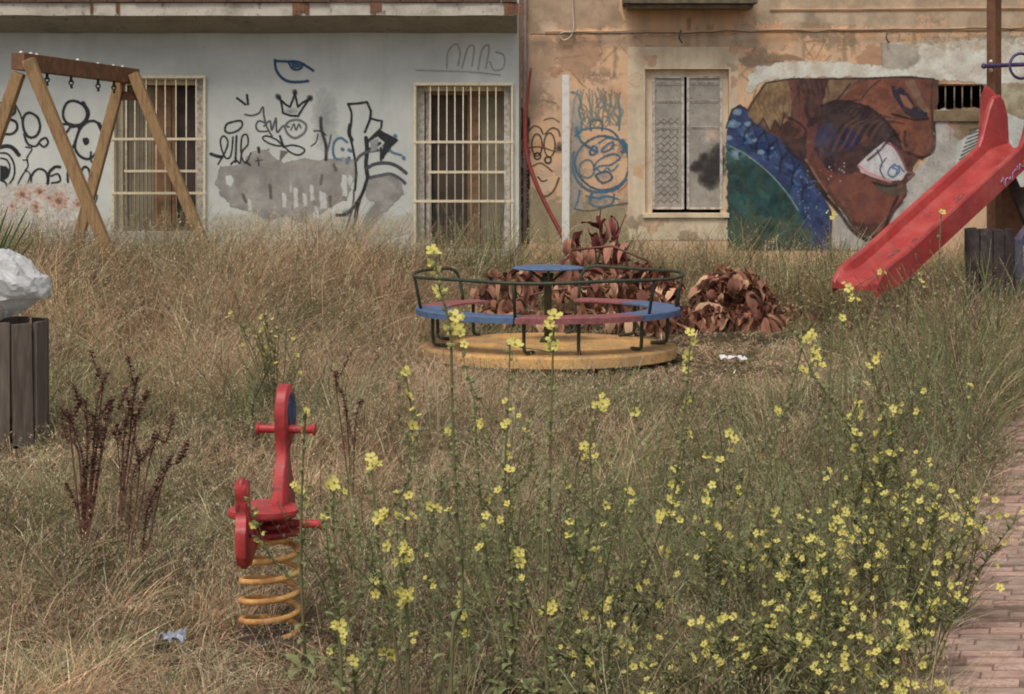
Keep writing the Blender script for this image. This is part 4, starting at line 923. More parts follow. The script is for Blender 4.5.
# crumpled bag
def bag():
    bm = bmesh.new(); bmesh.ops.create_icosphere(bm, subdivisions=5, radius=1)
    for v in bm.verts:
        n_ = v.co.normalized(); x, y, z = n_
        a_ = math.atan2(x, -y); cre = abs(vnoise(a_*2.6+9+z*1.5, z*1.4+y, 1.0)-.5)*.34+abs(vnoise(a_*5+z*3, z*2-y*3, 1, 3)-.5)*.22+abs(vnoise(x*7+z*5, y*6-z*5, 1, 5)-.5)*.10
        r = 1.05-cre
        sx = .262; szz = .235 if z > 0 else .17
        p = Vector((x*sx*r*(1+.08*z*-1), y*.25*r, z*szz*r))
        if x > .45 and z < .35: p.x += (x-.45)*.07; 
        if z < -.3: p.x *= .82+.1*z; p.y *= .82
        v.co = p+Vector((BL.x-.03, BL.y, .865))
    return bm
m = N('white_plastic_bag'); f = m.noise(9, 5, .6); m.col(m.ramp(f, [(.35, (.82, .82, .81)), (.6, (.88, .88, .87))])).rough(.25).bump(m.noise(14, 5, .6), .7, .02)
m.b.inputs['Specular IOR Level'].default_value = .5
tr_ = m.new('ShaderNodeBsdfTranslucent'); tr_.inputs[0].default_value = (.7, .7, .68, 1); mx = m.new('ShaderNodeMixShader'); mx.inputs[0].default_value = .35
m.link(m.b.outputs[0], mx.inputs[1]); m.link(tr_.outputs[0], mx.inputs[2]); m.link(mx.outputs[0], m.out.inputs[0]); M_bag = m.m
bm = bag()
o = link('plastic_bag', bm, M_bag); tag(o, 'crumpled white plastic bag bulging out of the top of the slatted bin', 'plastic bag')
M_bin2 = worn('charred_slats', P(44, 38, 36), P(62, 54, 54), 10, .45, .65, .8, .5, .006, P(70, 66, 76))
slat_bin(Vector((wx(989, 16.7), 16.7, .05)), .19, .93, 11, 'charred dark slatted litter bin standing under the red slide', M_bin2, rot=rad(14))

# ------------------------------------------------------------ play tower with slide
M_sl = N('slide_red_plastic'); f = M_sl.noise(3, 8, .65); c = M_sl.ramp(f, [(.3, P(112, 30, 28)), (.52, P(142, 38, 34)), (.72, P(150, 62, 54))])
f2 = M_sl.noise(16, 8, .8); k = M_sl.ramp(f2, [(.56, (0, 0, 0)), (.68, (.75, .75, .75))]); c = M_sl.mix(k, c, P(138, 92, 84)); mp = M_sl.new('ShaderNodeMapping'); mp.inputs['Rotation'].default_value = (0, 0, -math.atan2(1.46, 1.67)); mp.inputs['Scale'].default_value = (1.2, 26, 1.2); M_sl.link(M_sl.coord(), mp.inputs[0]); f5 = M_sl.noise(1.5, 7, .7, mp.outputs[0]); k = M_sl.ramp(f5, [(.52, (0, 0, 0)), (.68, (.6, .6, .6))]); c = M_sl.mix(k, c, P(112, 58, 52))
M_sl.col(c).rough(.42).bump(M_sl.noise(30, 6, .7), .15, .004); M_sl = M_sl.m
bX, bY, tY = 2.88, 16.3, 17.76; tX = .2505*tY+.14
rd = Vector((tX-bX, tY-bY, 0)); L = rd.length; rd.normalize(); pd = Vector((rd.y, -rd.x, 0))
zB, zT = .475, 1.70
def bedz(s):   # s metres along from the bottom
    t = s/L; z = zB+(zT-zB)*t
    if t < .16: z = zB+(zT-zB)*(.16*(.5+.5*(t/.16)**2)) if t >= 0 else zB+(zT-zB)*.08
    if t > .93: z = zB+(zT-zB)*(.93+(t-.93)*.35)
    return z
t = thing('slide', 'faded red plastic playground slide with high side walls coming down to the left', 'slide', (bX, bY, 0))
bm = bmesh.new(); rows = []
hw = .20; n = 46
for i in range(n+1):
    s = -.06+(L+.18)*i/n; z = bedz(max(s, 0)); c0 = Vector((bX, bY, 0))+rd*s
    fin = sstep(L-.32, L-.06, s)*(1-sstep(L+.04, L+.12, s)*.55)*.36
    lh = .15+float(fin); rise = -max(0, .04-s)**1.5*1.6
    if s < .24: lh = .03+.12*math.sin((s+.06)/.30*PI/2)
    prof = [(-hw-.045, -.085), (-hw-.05, lh-.02), (-hw-.04, lh), (-hw-.015, lh), (-hw, lh-.02), (-hw+.015, .05), (-hw+.06, .006), (-.08, 0), (.08, 0), (hw-.06, .006), (hw-.015, .05), (hw, lh-.02), (hw+.015, lh), (hw+.04, lh), (hw+.05, lh-.02), (hw+.045, -.085), (hw+.03, -.085), (hw+.03, -.03), (-hw-.03, -.03), (-hw-.03, -.085)]
    rows.append([bm.verts.new(c0+pd*u+Vector((0, 0, z+v+rise))) for u, v in prof])
m_ = len(rows[0])
for i in range(n):
    for j in range(m_): f = bm.faces.new((rows[i][j], rows[i+1][j], rows[i+1][(j+1) % m_], rows[i][(j+1) % m_])); f.smooth = False
bm.faces.new(rows[0]); bm.faces.new(rows[-1][::-1])
link('chute', bm, M_sl, t)
# scribbles on the chute (worn into the paint)
bm = bmesh.new()
def onbed(s, u, h=.004): c0 = Vector((bX, bY, 0))+rd*s; return c0+pd*u+Vector((0, 0, bedz(s)+h))
for s0, u0 in ((1.35, .02), (.52, -.02), (.78, .05)):
    bm = bmesh.new()
    for k in range(1):
        q0 = [onbed(s0+random.uniform(-.09, .09), u0+random.uniform(-.07, .07), .006) for _ in range(9)]
        tube(bm, smooth_pts(q0, 4), .003, 4)
    link('scribble', bm, worn('grey_marker', P(128, 72, 78), P(110, 70, 80), 20), t)
bm = bmesh.new()
def onside(s, v): c0 = Vector((bX, bY, 0))+rd*s; return c0+pd*(hw+.052)+Vector((0, 0, bedz(s)+v))
for k in range(1):
    pts_ = []
    for q9 in range(16): s0 = L-.62+q9*.035; pts_ += [onside(s0, .06-.1*random.random()), onside(s0+.03, .1*random.random()-.08)]
    tube(bm, smooth_pts(pts_, 3), .004, 4)
for k in ():
    s0 = 0; tube(bm, smooth_pts([onside(s0, .06-.1*random.random()), onside(s0+.03, .1*random.random()-.08), onside(s0+.05, .07*random.random()), onside(s0+.02, -.1)], 4), .004, 4)
link('scribble', bm, worn('violet_marker', P(150, 130, 160), P(110, 100, 150), 20), t)
for s_ in (.35,):
    bm = bmesh.new(); c0 = Vector((bX, bY, 0))+rd*s_; beam(bm, c0-Vector((0, 0, .05)), c0+Vector((0, 0, bedz(s_)-.04)), .06, .06); link('support', bm, M_iron, t)
# tower
TP = Vector((wx(994, 18.35), 18.35, 0)); pp = pd*.95; rr_ = rd*.95
tw = thing('play_tower', 'brown timber play tower with purple steel bars at the top of the red slide', 'play tower', tuple(TP+pp/2+rr_/2))
M_post = worn('brown_post_timber', P(98, 66, 44), P(82, 54, 38), 12, rough=.8, bump=.5)
M_dk = worn('dark_stained_timber', P(46, 38, 34), P(62, 50, 42), 12, rough=.8, bump=.5)
M_pur = worn('purple_metal', P(70, 58, 96), P(58, 48, 78), 20, rough=.5)
corners = [TP, TP+pp, TP+rr_, TP+pp+rr_]
for k, c_ in enumerate(corners):
    bm = bmesh.new(); beam(bm, c_+Vector((0, 0, -.05)), c_+Vector((0, 0, 3.45)), .10, .10, .01, rd); link('post', bm, M_post, tw)
bm = bmesh.new()
for i in range(8): beam(bm, TP+rr_*((i+.5)/8)-pd*.02+Vector((0, 0, 1.62)), TP+rr_*((i+.5)/8)+pp+pd*.02+Vector((0, 0, 1.62)), .112, .035, .003)
link('deck', bm, M_post, tw)
for a_, b_ in ((TP, TP+pp), (TP+rr_, TP+rr_+pp)):
    bm = bmesh.new(); beam(bm, a_+Vector((0, 0, 1.53)), b_+Vector((0, 0, 1.53)), .05, .12); link('rail', bm, M_dk, tw)
bm = bmesh.new(); apex = TP+pp/2+rr_/2+Vector((0, 0, 4.05))
vs = [bm.verts.new(c_+(c_-(TP+pp/2+rr_/2)).normalized()*.18+Vector((0, 0, 3.46))) for c_ in (TP, TP+pp, TP+pp+rr_, TP+rr_)]; va = bm.verts.new(apex); bm.faces.new(vs)
for i in range(4): bm.faces.new((vs[i], vs[(i+1) % 4], va))
link('roof', bm, M_dk, tw)
pA = U(984, 66, 18.28); pB = pA+pd*1.15+Vector((0, 0, .0)); 
bm = bmesh.new(); tube(bm, [pA, pB], .020, 10); bmesh.ops.create_uvsphere(bm, u_segments=10, v_segments=6, radius=.028, matrix=Matrix.Translation(pA)); 
pc = U(1021, 66, 18.0)
tube(bm, [pc+Vector((.115*math.cos(x), .05*math.cos(x), .115*math.sin(x))) for x in np.linspace(0, 2*PI, 25)[:-1]], .014, 8, closed=True); link('guard_bar', bm, M_pur, tw)
for z in (.04, -.04):
    bm = bmesh.new(); bmesh.ops.create_uvsphere(bm, u_segments=8, v_segments=6, radius=.018, matrix=Matrix.Translation(U(991, 66, 18.27)+Vector((0, 0, z)))); link('bolt_cap', bm, M_cap, tw, True)
# red side panel behind the fin
bm = bmesh.new(); M = Matrix(((pd.x, rd.x, 0, TP.x), (pd.y, rd.y, 0, TP.y), (0, 0, 1, 0), (0, 0, 0, 1)))
prism(bm, cs([(-.085, 1.66), (-.085, 2.0), (-.07, 2.16), (-.02, 2.24), (.05, 2.20), (.12, 2.08), (.16, 1.9), (.16, 1.66)], 3), M@Matrix.Translation((0, -.09, 0)), .03, bev=.006); link('side_panel', bm, M_sl, tw)
# braces and far leg
bm = bmesh.new(); beam(bm, U(1002, 160, 17.9), U(1046, 262, 17.4), .09, .10, .008, Vector((0, 1, 0))); link('brace', bm, M_dk, tw)
bm = bmesh.new(); q0 = U(1018, 238, 17.0); beam(bm, Vector((q0.x, q0.y, 0)), q0, .075, .075, .02, Vector((0, 1, 0))); q1 = q0+Vector((.3, .3, .25)); beam(bm, q0-Vector((0, 0, .04)), q1, .07, .07, .01); link('ladder_leg', bm, worn('slate_blue_post', P(66, 66, 80), P(50, 50, 60), 10), tw)
bm = bmesh.new()
for i in range(5): c_ = TP+rr_*1.05+Vector((0, 0, .28+i*.28)); tube(bm, [c_+rd*(.45-.09*i), c_+rd*(.45-.09*i)+pp], .018, 8)
link('ladder_rung', bm, M_pur, tw)
bm = bmesh.new(); box(bm, -.03, .3, -.02, .02, .75, 1.3, Matrix.Translation(TP+Vector((.05, .2, 0)))); link('board', bm, M_post, tw)

# ------------------------------------------------------------ vegetation
def leafmat(name, trans=.3, rough=.8, bumpy=False):
    m = N(name); at = m.new('ShaderNodeAttribute', attribute_name='Col'); m.col(at.outputs['Color']).rough(rough)
    m.b.inputs['Specular IOR Level'].default_value = .15
    tr = m.new('ShaderNodeBsdfTranslucent'); m.link(at.outputs['Color'], tr.inputs[0]); mx = m.new('ShaderNodeMixShader'); mx.inputs[0].default_value = trans
    m.link(m.b.outputs[0], mx.inputs[1]); m.link(tr.outputs[0], mx.inputs[2]); m.link(mx.outputs[0], m.out.inputs[0]); return m.m
M_grass = leafmat('dry_grass_blade', .28)
def wpos(px, py, z=0.0):
    """world point that a ground-ish height z shows at"""
    D = (H-z)*F/(py-HY); return (px-CX)*D/F, D
def blob(x, y, cx, cy, rx, ry): return np.exp(-(((x-cx)/rx)**2+((y-cy)/ry)**2))
def inpath(x, y): return (x > path_edge(y)+.05*np.sin(y*5)+.08*(vnoise(x*0, y, 2.2)-.5)) & (x < path_edge(y)+2.7)
def trampled(x, y):
    t = blob(x, y, 1.9, 14.6, 1.0, 1.7)*1.0+blob(x, y, .3, 13.5, 1.3, 1.0)*.70+blob(x, y, 2.0, 16.9, 1.0, .9)*1.1+blob(x, y, .5, 17.3, 1.2, .8)*.95+blob(x, y, .3, 15.5, 1.1, 1.1)*.9
    t = t+blob(x, y, -.2, 6.2, .75, .5)*.45
    return np.clip(t, 0, 1)
def green(x, y):
    g_ = .42*sstep(.50, .66, fbm(x, y, .9, 5))
    g_ = g_+.6*blob(x, y, 3.0, 12.2, 1.0, 2.2)+.75*blob(x, y, -.4, 19.6, .9, .9)+.55*blob(x, y, 1.3, 19.6, .5, .8)+.7*blob(x, y, 3.0, 19.4, 1.3, .9)
    g_ = g_+.38*blob(x, y, .7, 7.3, 1.4, 2.6)-.35*blob(x, y, -1.4, 6.0, .7, 1.0)+.35*blob(x, y, .1, 13.6, .5, .7)+.35*blob(x, y, -1.4, 11.2, .4, .5)+.4*blob(x, y, 1.3, 12.0, .9, .8)+.3*blob(x, y, -4.8, 17, 1, 2)
    return np.clip(g_, 0, 1)
def dark(x, y):
    return np.clip(.7*blob(x, y, -.35, 6.7, .5, .35)+.5*blob(x, y, -1.6, 7.7, .8, .8)+.5*blob(x, y, 3.9, 15.6, .5, 1.2)+.4*blob(x, y, 2.2, 10.4, .4, 1.2)+.30*sstep(.5, .68, fbm(x, y, 1.5, 8)), 0, 1)
def height(x, y):
    h = .155+.07*sstep(8, 12, y)+.14*sstep(13, 17.5, y)-.05*blob(x, y, .6, 9.6, 1.6, 2.0)
    h = h+.16*blob(x, y, 3.1, 13.2, .8, 2.2)+.10*blob(x, y, 2.6, 10.5, .5, 1.6); h = h*(.75+.5*fbm(x, y, .8, 2)); h = h*(1-.80*trampled(x, y))
    h = h*(1-.5*blob(x, y, -2.75, 10.4, .9, 1.2)*1.4-.35*blob(x, y, -.83, 6.4, .45, .5))
    return np.maximum(h, .035)
STRAW = np.array([P(178, 152, 114), P(162, 134, 100), P(194, 172, 134), P(138, 110, 80), P(174, 134, 108), P(124, 100, 76)])
GREEN = np.array([P(108, 114, 70), P(90, 98, 58), P(124, 126, 78), P(110, 114, 84)])
BROWN = np.array([P(84, 68, 52), P(72, 58, 46), P(98, 78, 60)])
def blades(name, n, kind, yr, parent=None, mat=None):
    x, y = [], []
    got = 0
    while got < n:
        m = n*2; yy = yr[0]+(yr[1]-yr[0])*rng.random(m); half = .5225/2*yy+1.0
        xx = (rng.random(m)*2-1)*half; keep = rng.random(m) < half/(.5225/2*yr[1]+1.0)
        keep &= ~inpath(xx, yy)
        keep &= np.hypot(xx-MX, yy-MY) > (1.0+.03*rng.random(m))
        keep &= ~((np.hypot(xx-BL.x, yy-BL.y) < .24)); keep &= np.hypot(xx-RX, yy-RY) > .07
        tr = trampled(xx, yy); gr = green(xx, yy); cl = fbm(xx, yy, 3.2, 12)
        if kind == 'stem': keep &= rng.random(m) < (1-.93*tr)*np.clip((cl-.25)*2.6, .15, 1)
        if kind == 'green': keep &= rng.random(m) < gr*(1-.6*tr)+.05
        if kind == 'leaf': keep &= rng.random(m) < (1-.35*tr)*np.clip((cl-.2)*2.6, .25, 1)
        x.append(xx[keep]); y.append(yy[keep]); got += keep.sum()
    x = np.concatenate(x)[:n]; y = np.concatenate(y)[:n]
    hh = height(x, y); gr = green(x, y); dk = dark(x, y); tr = trampled(x, y)
    # tufts: blades gather round a centre, share its height, lean and tint
    cell = .17; ixx = np.floor(x/cell+.35*np.sin(y*7)).astype(int); iyy = np.floor(y/cell+.35*np.sin(x*6)).astype(int)
    hsh = ((ixx*73856093) ^ (iyy*19349663)) & 0xffff; TR = np.random.default_rng(5).random((65536, 8))[hsh]
    tcx = (ixx+.5-.35*np.sin(y*7)+(TR[:, 0]-.5)*.6)*cell; tcy = (iyy+.5-.35*np.sin(x*6)+(TR[:, 1]-.5)*.6)*cell
    pull = np.where(TR[:, 2] < .75, .25+.45*TR[:, 3], 0)*(kind != 'litter')
    x = x+(tcx-x)*pull; y = y+(tcy-y)*pull
    hh = hh*(.62+.85*TR[:, 4]**1.3)
    az = np.where(rng.random(n) < .6, np.arctan2(y-tcy, x-tcx)+rng.normal(0, .5, n), rng.random(n)*2*PI)
    az = np.where((TR[:, 5] < .4) & (rng.random(n) < .6), TR[:, 6]*2*PI+rng.normal(0, .4, n), az); far = np.clip(y/9, .75, 2.0)
    if kind == 'stem': ht = hh*(1.0+.75*rng.random(n)**1.4); lean = .10+.5*rng.random(n)**1.5; curl = .05+.9*rng.random(n)**1.6; wd = .0022*far*(.8+.5*rng.random(n)); K_ = 5
    elif kind == 'leaf': ht = hh*(.35+.75*rng.random(n)); lean = .2+1.0*rng.random(n); curl = .1+1.9*rng.random(n); wd = .0042*far*(.5+1.0*rng.random(n)); K_ = 5
    elif kind == 'green': ht = hh*(.4+.65*rng.random(n)); lean = .15+.7*rng.random(n); curl = .1+1.1*rng.random(n); wd = .0042*far*(.6+.9*rng.random(n)); K_ = 5
    else: ht = (.05+.05*rng.random(n))*np.clip(hh*6, .35, 1); lean = 1.5+2.5*rng.random(n); curl = (rng.random(n)-.5)*1.5; wd = .0036*far*(.6+rng.random(n)); K_ = 4
    curl = curl*1.0
    wind = .10
    dx, dy = np.cos(az), np.sin(az)
    t = np.linspace(0, 1, K_)[None, :]
    off = (lean[:, None]*t+curl[:, None]*t**2.2)*ht[:, None]
    up = ht[:, None]*(t-np.minimum(.45, curl[:, None]*.35)*t**3)
    if kind == 'litter': up = ht[:, None]*.35*np.sin(t*PI)*np.ones_like(off)+.008
    z0 = terr(x, y)-.01
    # stalk wiggle
    wob = (rng.random((n, K_))-.5)*.04*ht[:, None]*t
    px_ = x[:, None]+dx[:, None]*off+wind*ht[:, None]*t**2+wob; py_ = y[:, None]+dy[:, None]*off-wob; pz = z0[:, None]+up
    sa = rng.random(n)*PI; sxv, syv = np.cos(sa), np.sin(sa)
    prof = (1-t**2*.85) if kind != 'stem' else (1-.5*t)
    if kind in ('leaf', 'green'): prof = np.sin(np.clip(t*.85+.22, 0, 1)*PI)**.7*1.0+.05
    ww = wd[:, None]*prof*.5
    V = np.empty((n, K_, 2, 3), np.float32)
    V[:, :, 0, 0] = px_-sxv[:, None]*ww; V[:, :, 0, 1] = py_-syv[:, None]*ww; V[:, :, 0, 2] = pz
    V[:, :, 1, 0] = px_+sxv[:, None]*ww; V[:, :, 1, 1] = py_+syv[:, None]*ww; V[:, :, 1, 2] = pz
    # colours: each blade its own
    base = STRAW[np.where(rng.random(n) < .55, (TR[:, 7]*len(STRAW)).astype(int), rng.integers(0, len(STRAW), n))]*(.62+.72*TR[:, 3])[:, None]
    gc = GREEN[rng.integers(0, len(GREEN), n)]; bc = BROWN[rng.integers(0, len(BROWN), n)]
    isg = (rng.random(n) < (gr*.85+.13+.30*(TR[:, 5] > .78) if kind != 'green' else .93))[:, None]; isb = (rng.random(n) < dk*.75+.12)[:, None]
    palep = blob(x, y, -1.3, 5.9, .8, .9)+.8*blob(x, y, -2.2, 13.0, .9, 1.2)+.9*blob(x, y, .9, 9.6, 1.2, 1.0)+.8*blob(x, y, 1.8, 13.5, 1.2, 1.6)
    base = base*(1+.28*palep)[:, None]
    col = np.where(isb, bc, base); col = np.where(isg & ~isb, gc, col)
    pink = (tr+.8*blob(x, y, -1.5, 14.5, 1.6, 1.6)+.7*blob(x, y, -.5, 17.6, 2.5, .8))[:, None]; col = np.where((rng.random(n)[:, None] < pink*.75) & ~isg, np.array(P(172, 142, 114))[None], col)
    col = col*(.62+.6*rng.random(n))[:, None]*(.62+.75*fbm(x, y, 2.2, 6))[:, None]
    cc = np.repeat(col[:, None, :], K_*2, 1).reshape(-1, 3)
    ids = (np.arange(n)[:, None]*K_*2+np.arange(K_-1)[None]*2)[..., None]
    Q = np.concatenate([ids, ids+1, ids+3, ids+2], -1).reshape(-1, 4)
    V = V.reshape(-1, 3)
    if kind == 'stem':                                             # seed heads: small hanging spikelets near the tip
        sel = rng.random(n) < .45; ix = np.nonzero(sel)[0]; m = len(ix); S_ = 6
        tip = np.stack([px_[ix, -1], py_[ix, -1], pz[ix, -1]], -1); mid = np.stack([px_[ix, -2], py_[ix, -2], pz[ix, -2]], -1)
        u = rng.random((m, S_, 1)); c0 = mid[:, None]*(1-u)+tip[:, None]*u
        a2 = rng.random((m, S_))*2*PI; ln = (.008+.010*rng.random((m, S_)))*far[ix][:, None]**.6; o_ = .008+.014*rng.random((m, S_))
        c0 = c0+np.stack([np.cos(a2)*o_, np.sin(a2)*o_, -.2*o_], -1)
        d = np.stack([np.cos(a2)*.5, np.sin(a2)*.5, rng.random((m, S_))*1.2-.5], -1); d /= np.linalg.norm(d, axis=-1, keepdims=True)
        sv = np.stack([-np.sin(a2), np.cos(a2), 0*a2], -1)
        w2 = (.0022*far[ix])[:, None, None]
        v0 = c0-d*ln[..., None]*.5; v2 = c0+d*ln[..., None]*.7; v1 = c0+sv*w2; v3 = c0-sv*w2
        SV = np.stack([v0, v1, v2, v3], 2).reshape(-1, 3)
        sc_ = np.array([P(166, 148, 112), P(150, 128, 94), P(146, 114, 88), P(178, 160, 124)])[rng.integers(0, 4, m)]*(.7+.45*rng.random(m))[:, None]
        sc_ = np.where((rng.random(m) < gr[ix]*.5)[:, None], np.array(P(124, 122, 76)), sc_)
        k0 = len(V); Q = np.concatenate([Q, k0+np.arange(m*S_*4).reshape(-1, 4)]); V = np.concatenate([V, SV]); cc = np.concatenate([cc, np.repeat(sc_, S_*4, 0)])
    return V, Q, cc
def field(name, specs, label, cat):
    Vs, Qs, Cs, k = [], [], [], 0
    for sp_ in specs:
        V, Q, c_ = blades(name, *sp_); Vs.append(V); Qs.append(Q+k); Cs.append(c_); k += len(V)
    o = npmesh(name, np.concatenate(Vs), np.concatenate(Qs), M_grass, None, np.concatenate(Cs))
    o['kind'] = 'stuff'; tag(o, label, cat); return o
DENS = 1.0
field('dry_grass', [(int(52000*DENS), 'leaf', (4.6, 9.5)), (int(95000*DENS), 'leaf', (9.5, 20.3)), (int(26000*DENS), 'stem', (4.6, 9.5)), (int(62000*DENS), 'stem', (9.5, 20.3))], 'tall dry straw coloured grass covering the neglected playground', 'grass')
field('green_weeds', [(int(11000*DENS), 'green', (4.6, 9.5)), (int(30000*DENS), 'green', (9.5, 20.35))], 'patches of green weeds among the dry grass and along the wall', 'weeds')
field('dead_straw', [(int(60000*DENS), 'litter', (4.6, 10)), (int(90000*DENS), 'litter', (10, 20.3))], 'flattened dead straw lying on the soil', 'straw')

# ---- generic numpy-free leafy builders
M_stemg = worn('green_stem', P(84, 84, 50), P(100, 88, 58), 30, rough=.8)
M_leafg = worn('plant_leaf_green', P(104, 110, 62), P(84, 92, 52), 12, rough=.7)
M_petal = N('yellow_petal'); M_petal.col(M_petal.ramp(M_petal.noise(60, 3), [(.35, P(200, 178, 68)), (.65, P(176, 152, 54))])).rough(.6)
tr = M_petal.new('ShaderNodeBsdfTranslucent'); tr.inputs[0].default_value = (*P(196, 176, 66), 1); mx = M_petal.new('ShaderNodeMixShader'); mx.inputs[0].default_value = .25
M_petal.link(M_petal.b.outputs[0], mx.inputs[1]); M_petal.link(tr.outputs[0], mx.inputs[2]); M_petal.link(mx.outputs[0], M_petal.out.inputs[0]); M_petal = M_petal.m
M_centre = worn('flower_centre', P(128, 112, 44), P(96, 84, 40), 60)
def flower_mesh(seed):
    r_ = random.Random(seed); bm = bmesh.new(); n = 5
    for k in range(n):
        a_ = 2*PI*k/n+r_.uniform(-.12, .12); L_ = r_.uniform(.85, 1.1); cup = r_.uniform(.12, .45)
        c_, s_ = math.cos(a_), math.sin(a_)
        def q(u, v, z): return bm.verts.new((c_*u-s_*v, s_*u+c_*v, z))
        A_ = [q(.08, -.06, 0), q(.08, .06, 0)]; B_ = [q(.5*L_, -.34, cup*.35), q(.5*L_, 0, cup*.22), q(.5*L_, .34, cup*.35)]
        E = [q(.88*L_, -.36, cup*.8), q(.96*L_, 0, cup*.7), q(.88*L_, .36, cup*.8)]; T = q(1.06*L_, 0, cup)
        for f in ((A_[0], B_[0], B_[1]), (A_[0], B_[1], A_[1]), (A_[1], B_[1], B_[2]), (B_[0], E[0], E[1], B_[1]), (B_[1], E[1], E[2], B_[2]), (E[0], T, E[1]), (E[1], T, E[2])): bm.faces.new(f)
    v = bmesh.ops.create_icosphere(bm, subdivisions=1, radius=.24, matrix=Matrix.Translation((0, 0, .03)))
    fs = {f for x in v['verts'] for f in x.link_faces}
    for f in fs: f.material_index = 1
    me = bpy.data.meshes.new('flower'); bm.to_mesh(me); bm.free(); me.materials.append(M_petal); me.materials.append(M_centre); return me
FM = [flower_mesh(i) for i in range(6)]
def add_flower(root, p, r, face=None):
    o = bpy.data.objects.new('flower', random.choice(FM)); C.objects.link(o)
    o.parent = root; 
    d = Vector((random.uniform(-.9, .9), random.uniform(-1.3, -.1), random.uniform(.1, 1.2))).normalized()
    M = Matrix.Translation(p)@d.to_track_quat('Z', 'Y').to_matrix().to_4x4()@Matrix.Rotation(random.random()*6, 4, 'Z')@Matrix.Diagonal((r, r*random.uniform(.8, 1), r, 1))
    o.matrix_basis = world_of(root).inverted()@M
    return o
def leaf_quad(bm, p, d, L_, W_, droop=.4, up=Vector((0, 0, 1))):
    d = d.normalized(); s = d.cross(up).normalized()
    if s.length < .1: s = Vector((1, 0, 0))
    a_ = [p, p+d*L_*.35, p+d*L_*.7-Vector((0, 0, droop*L_*.18)), p+d*L_-Vector((0, 0, droop*L_*.5))]
    ws = [W_*.15, W_*.5, W_*.42, 0]
    v0 = bm.verts.new(a_[0]-s*ws[0]); v1 = bm.verts.new(a_[0]+s*ws[0]); pv = (v0, v1)
    for i in (1, 2):
        x, y = bm.verts.new(a_[i]-s*ws[i]+Vector((0, 0, W_*.15))), bm.verts.new(a_[i]+s*ws[i]+Vector((0, 0, W_*.15))); bm.faces.new((pv[0], pv[1], y, x)); pv = (x, y)
    bm.faces.new((pv[0], pv[1], bm.verts.new(a_[3])))
def mullein(D, stems, label, group=None, fr=.019, base=None, leafy=1.0, buds=1.0):
    """stems: list of (points from bottom to top as image columns/rows at depth D, flower spots)"""
    bx_ = base if base else stems[0][0][0][0]
    B0 = Vector((wx(bx_, D), D, tz(wx(bx_, D), D)))
    t = thing('yellow_wildflower', label, 'wildflower', tuple(B0), group)
    sb, lb, nb = bmesh.new(), bmesh.new(), bmesh.new(); R_ = random
    for pts, fl in stems:
        dj = R_.uniform(-.12, .12)
        W_ = [B0+Vector((R_.uniform(-.02, .02), R_.uniform(-.02, .02), 0))]+[U(p[0], p[1], D+dj*(i+1)/len(pts)) for i, p in enumerate(pts) if U(p[0], p[1], D).z > .05+B0.z]
        c_ = [Vector(v) for v in smooth_pts(W_, 7)]; Ln = len(c_)
        tube(sb, c_, [.0058*(1-.6*i/Ln) for i in range(Ln)], 5)
        for i in range(1, Ln):
            seg = c_[i]-c_[i-1]; k = max(1, int(seg.length/.03)); tt = i/Ln
            for j in range(k):
                p = c_[i-1]+seg*(j/k); a_ = R_.random()*6.3; d = Vector((math.cos(a_), math.sin(a_), .5))
                for _q in range(2):
                    a_ = R_.random()*6.3; d = Vector((math.cos(a_), math.sin(a_), .6))
                    if R_.random() < .6*leafy and tt < .85: leaf_quad(lb, p, d, R_.uniform(.02, .06)*(1.25-tt), R_.uniform(.010, .022)*(1.25-tt)*1.2, R_.uniform(.1, 1))
                if tt > .3 and R_.random() < .75*buds:
                    bmesh.ops.create_icosphere(lb, subdivisions=1, radius=R_.uniform(.0045, .0085), matrix=Matrix.Translation(p+d.normalized()*.008))
        if leafy >= 1:
            for _ in range(4):
                i = R_.randrange(int(Ln*.25), int(Ln*.75)); a_ = R_.random()*6.3; L_ = R_.uniform(.12, .3); e = c_[i]+Vector((math.cos(a_)*L_*.6, math.sin(a_)*L_*.4, L_)); br = [Vector(v) for v in smooth_pts([c_[i], c_[i].lerp(e, .45)+Vector((math.cos(a_)*.04, 0, 0)), e], 5)]
                tube(sb, br, [.0026*(1-.08*k) for k in range(len(br))], 4)
                for k in range(2, len(br)):
                    for _2 in range(2): a2 = R_.random()*6.3; leaf_quad(lb, br[k], Vector((math.cos(a2), math.sin(a2), .5)), R_.uniform(.012, .035), R_.uniform(.006, .012), .3); bmesh.ops.create_icosphere(lb, subdivisions=1, radius=R_.uniform(.003, .006), matrix=Matrix.Translation(br[k]+Vector((math.cos(a2)*.008, math.sin(a2)*.008, 0))))
                for _2 in range(R_.choice((0, 1, 2))): add_flower(t, br[R_.randrange(4, len(br))]+Vector((R_.uniform(-.012, .012), -.008, R_.uniform(-.01, .01))), fr*R_.uniform(.4, .85))
        for fx, fy in fl:
            p = U(fx, fy, D+R_.uniform(-.04, .04)); near = min(c_, key=lambda v: (v-p).length)
            if (near-p).length < .35: tube(sb, [near-Vector((0, 0, .01)), near.lerp(p, .5)-Vector((0, 0, .005)), p+Vector((0, .01, -.005))], .0016, 4)
            add_flower(t, p, fr*R_.uniform(.62, 1.0))
            for _ in range(R_.choice((0, 0, 1, 1, 2))): add_flower(t, p+Vector((R_.uniform(-.02, .02), R_.uniform(-.03, .03), R_.uniform(-.045, .03))), fr*R_.uniform(.35, .7))
    # basal rosette
    for i in range(int(12*leafy)):
        a_ = R_.random()*6.3; leaf_quad(lb, B0+Vector((0, 0, .02+R_.random()*.08)), Vector((math.cos(a_), math.sin(a_), .7)), R_.uniform(.08, .16), R_.uniform(.02, .04), 1)
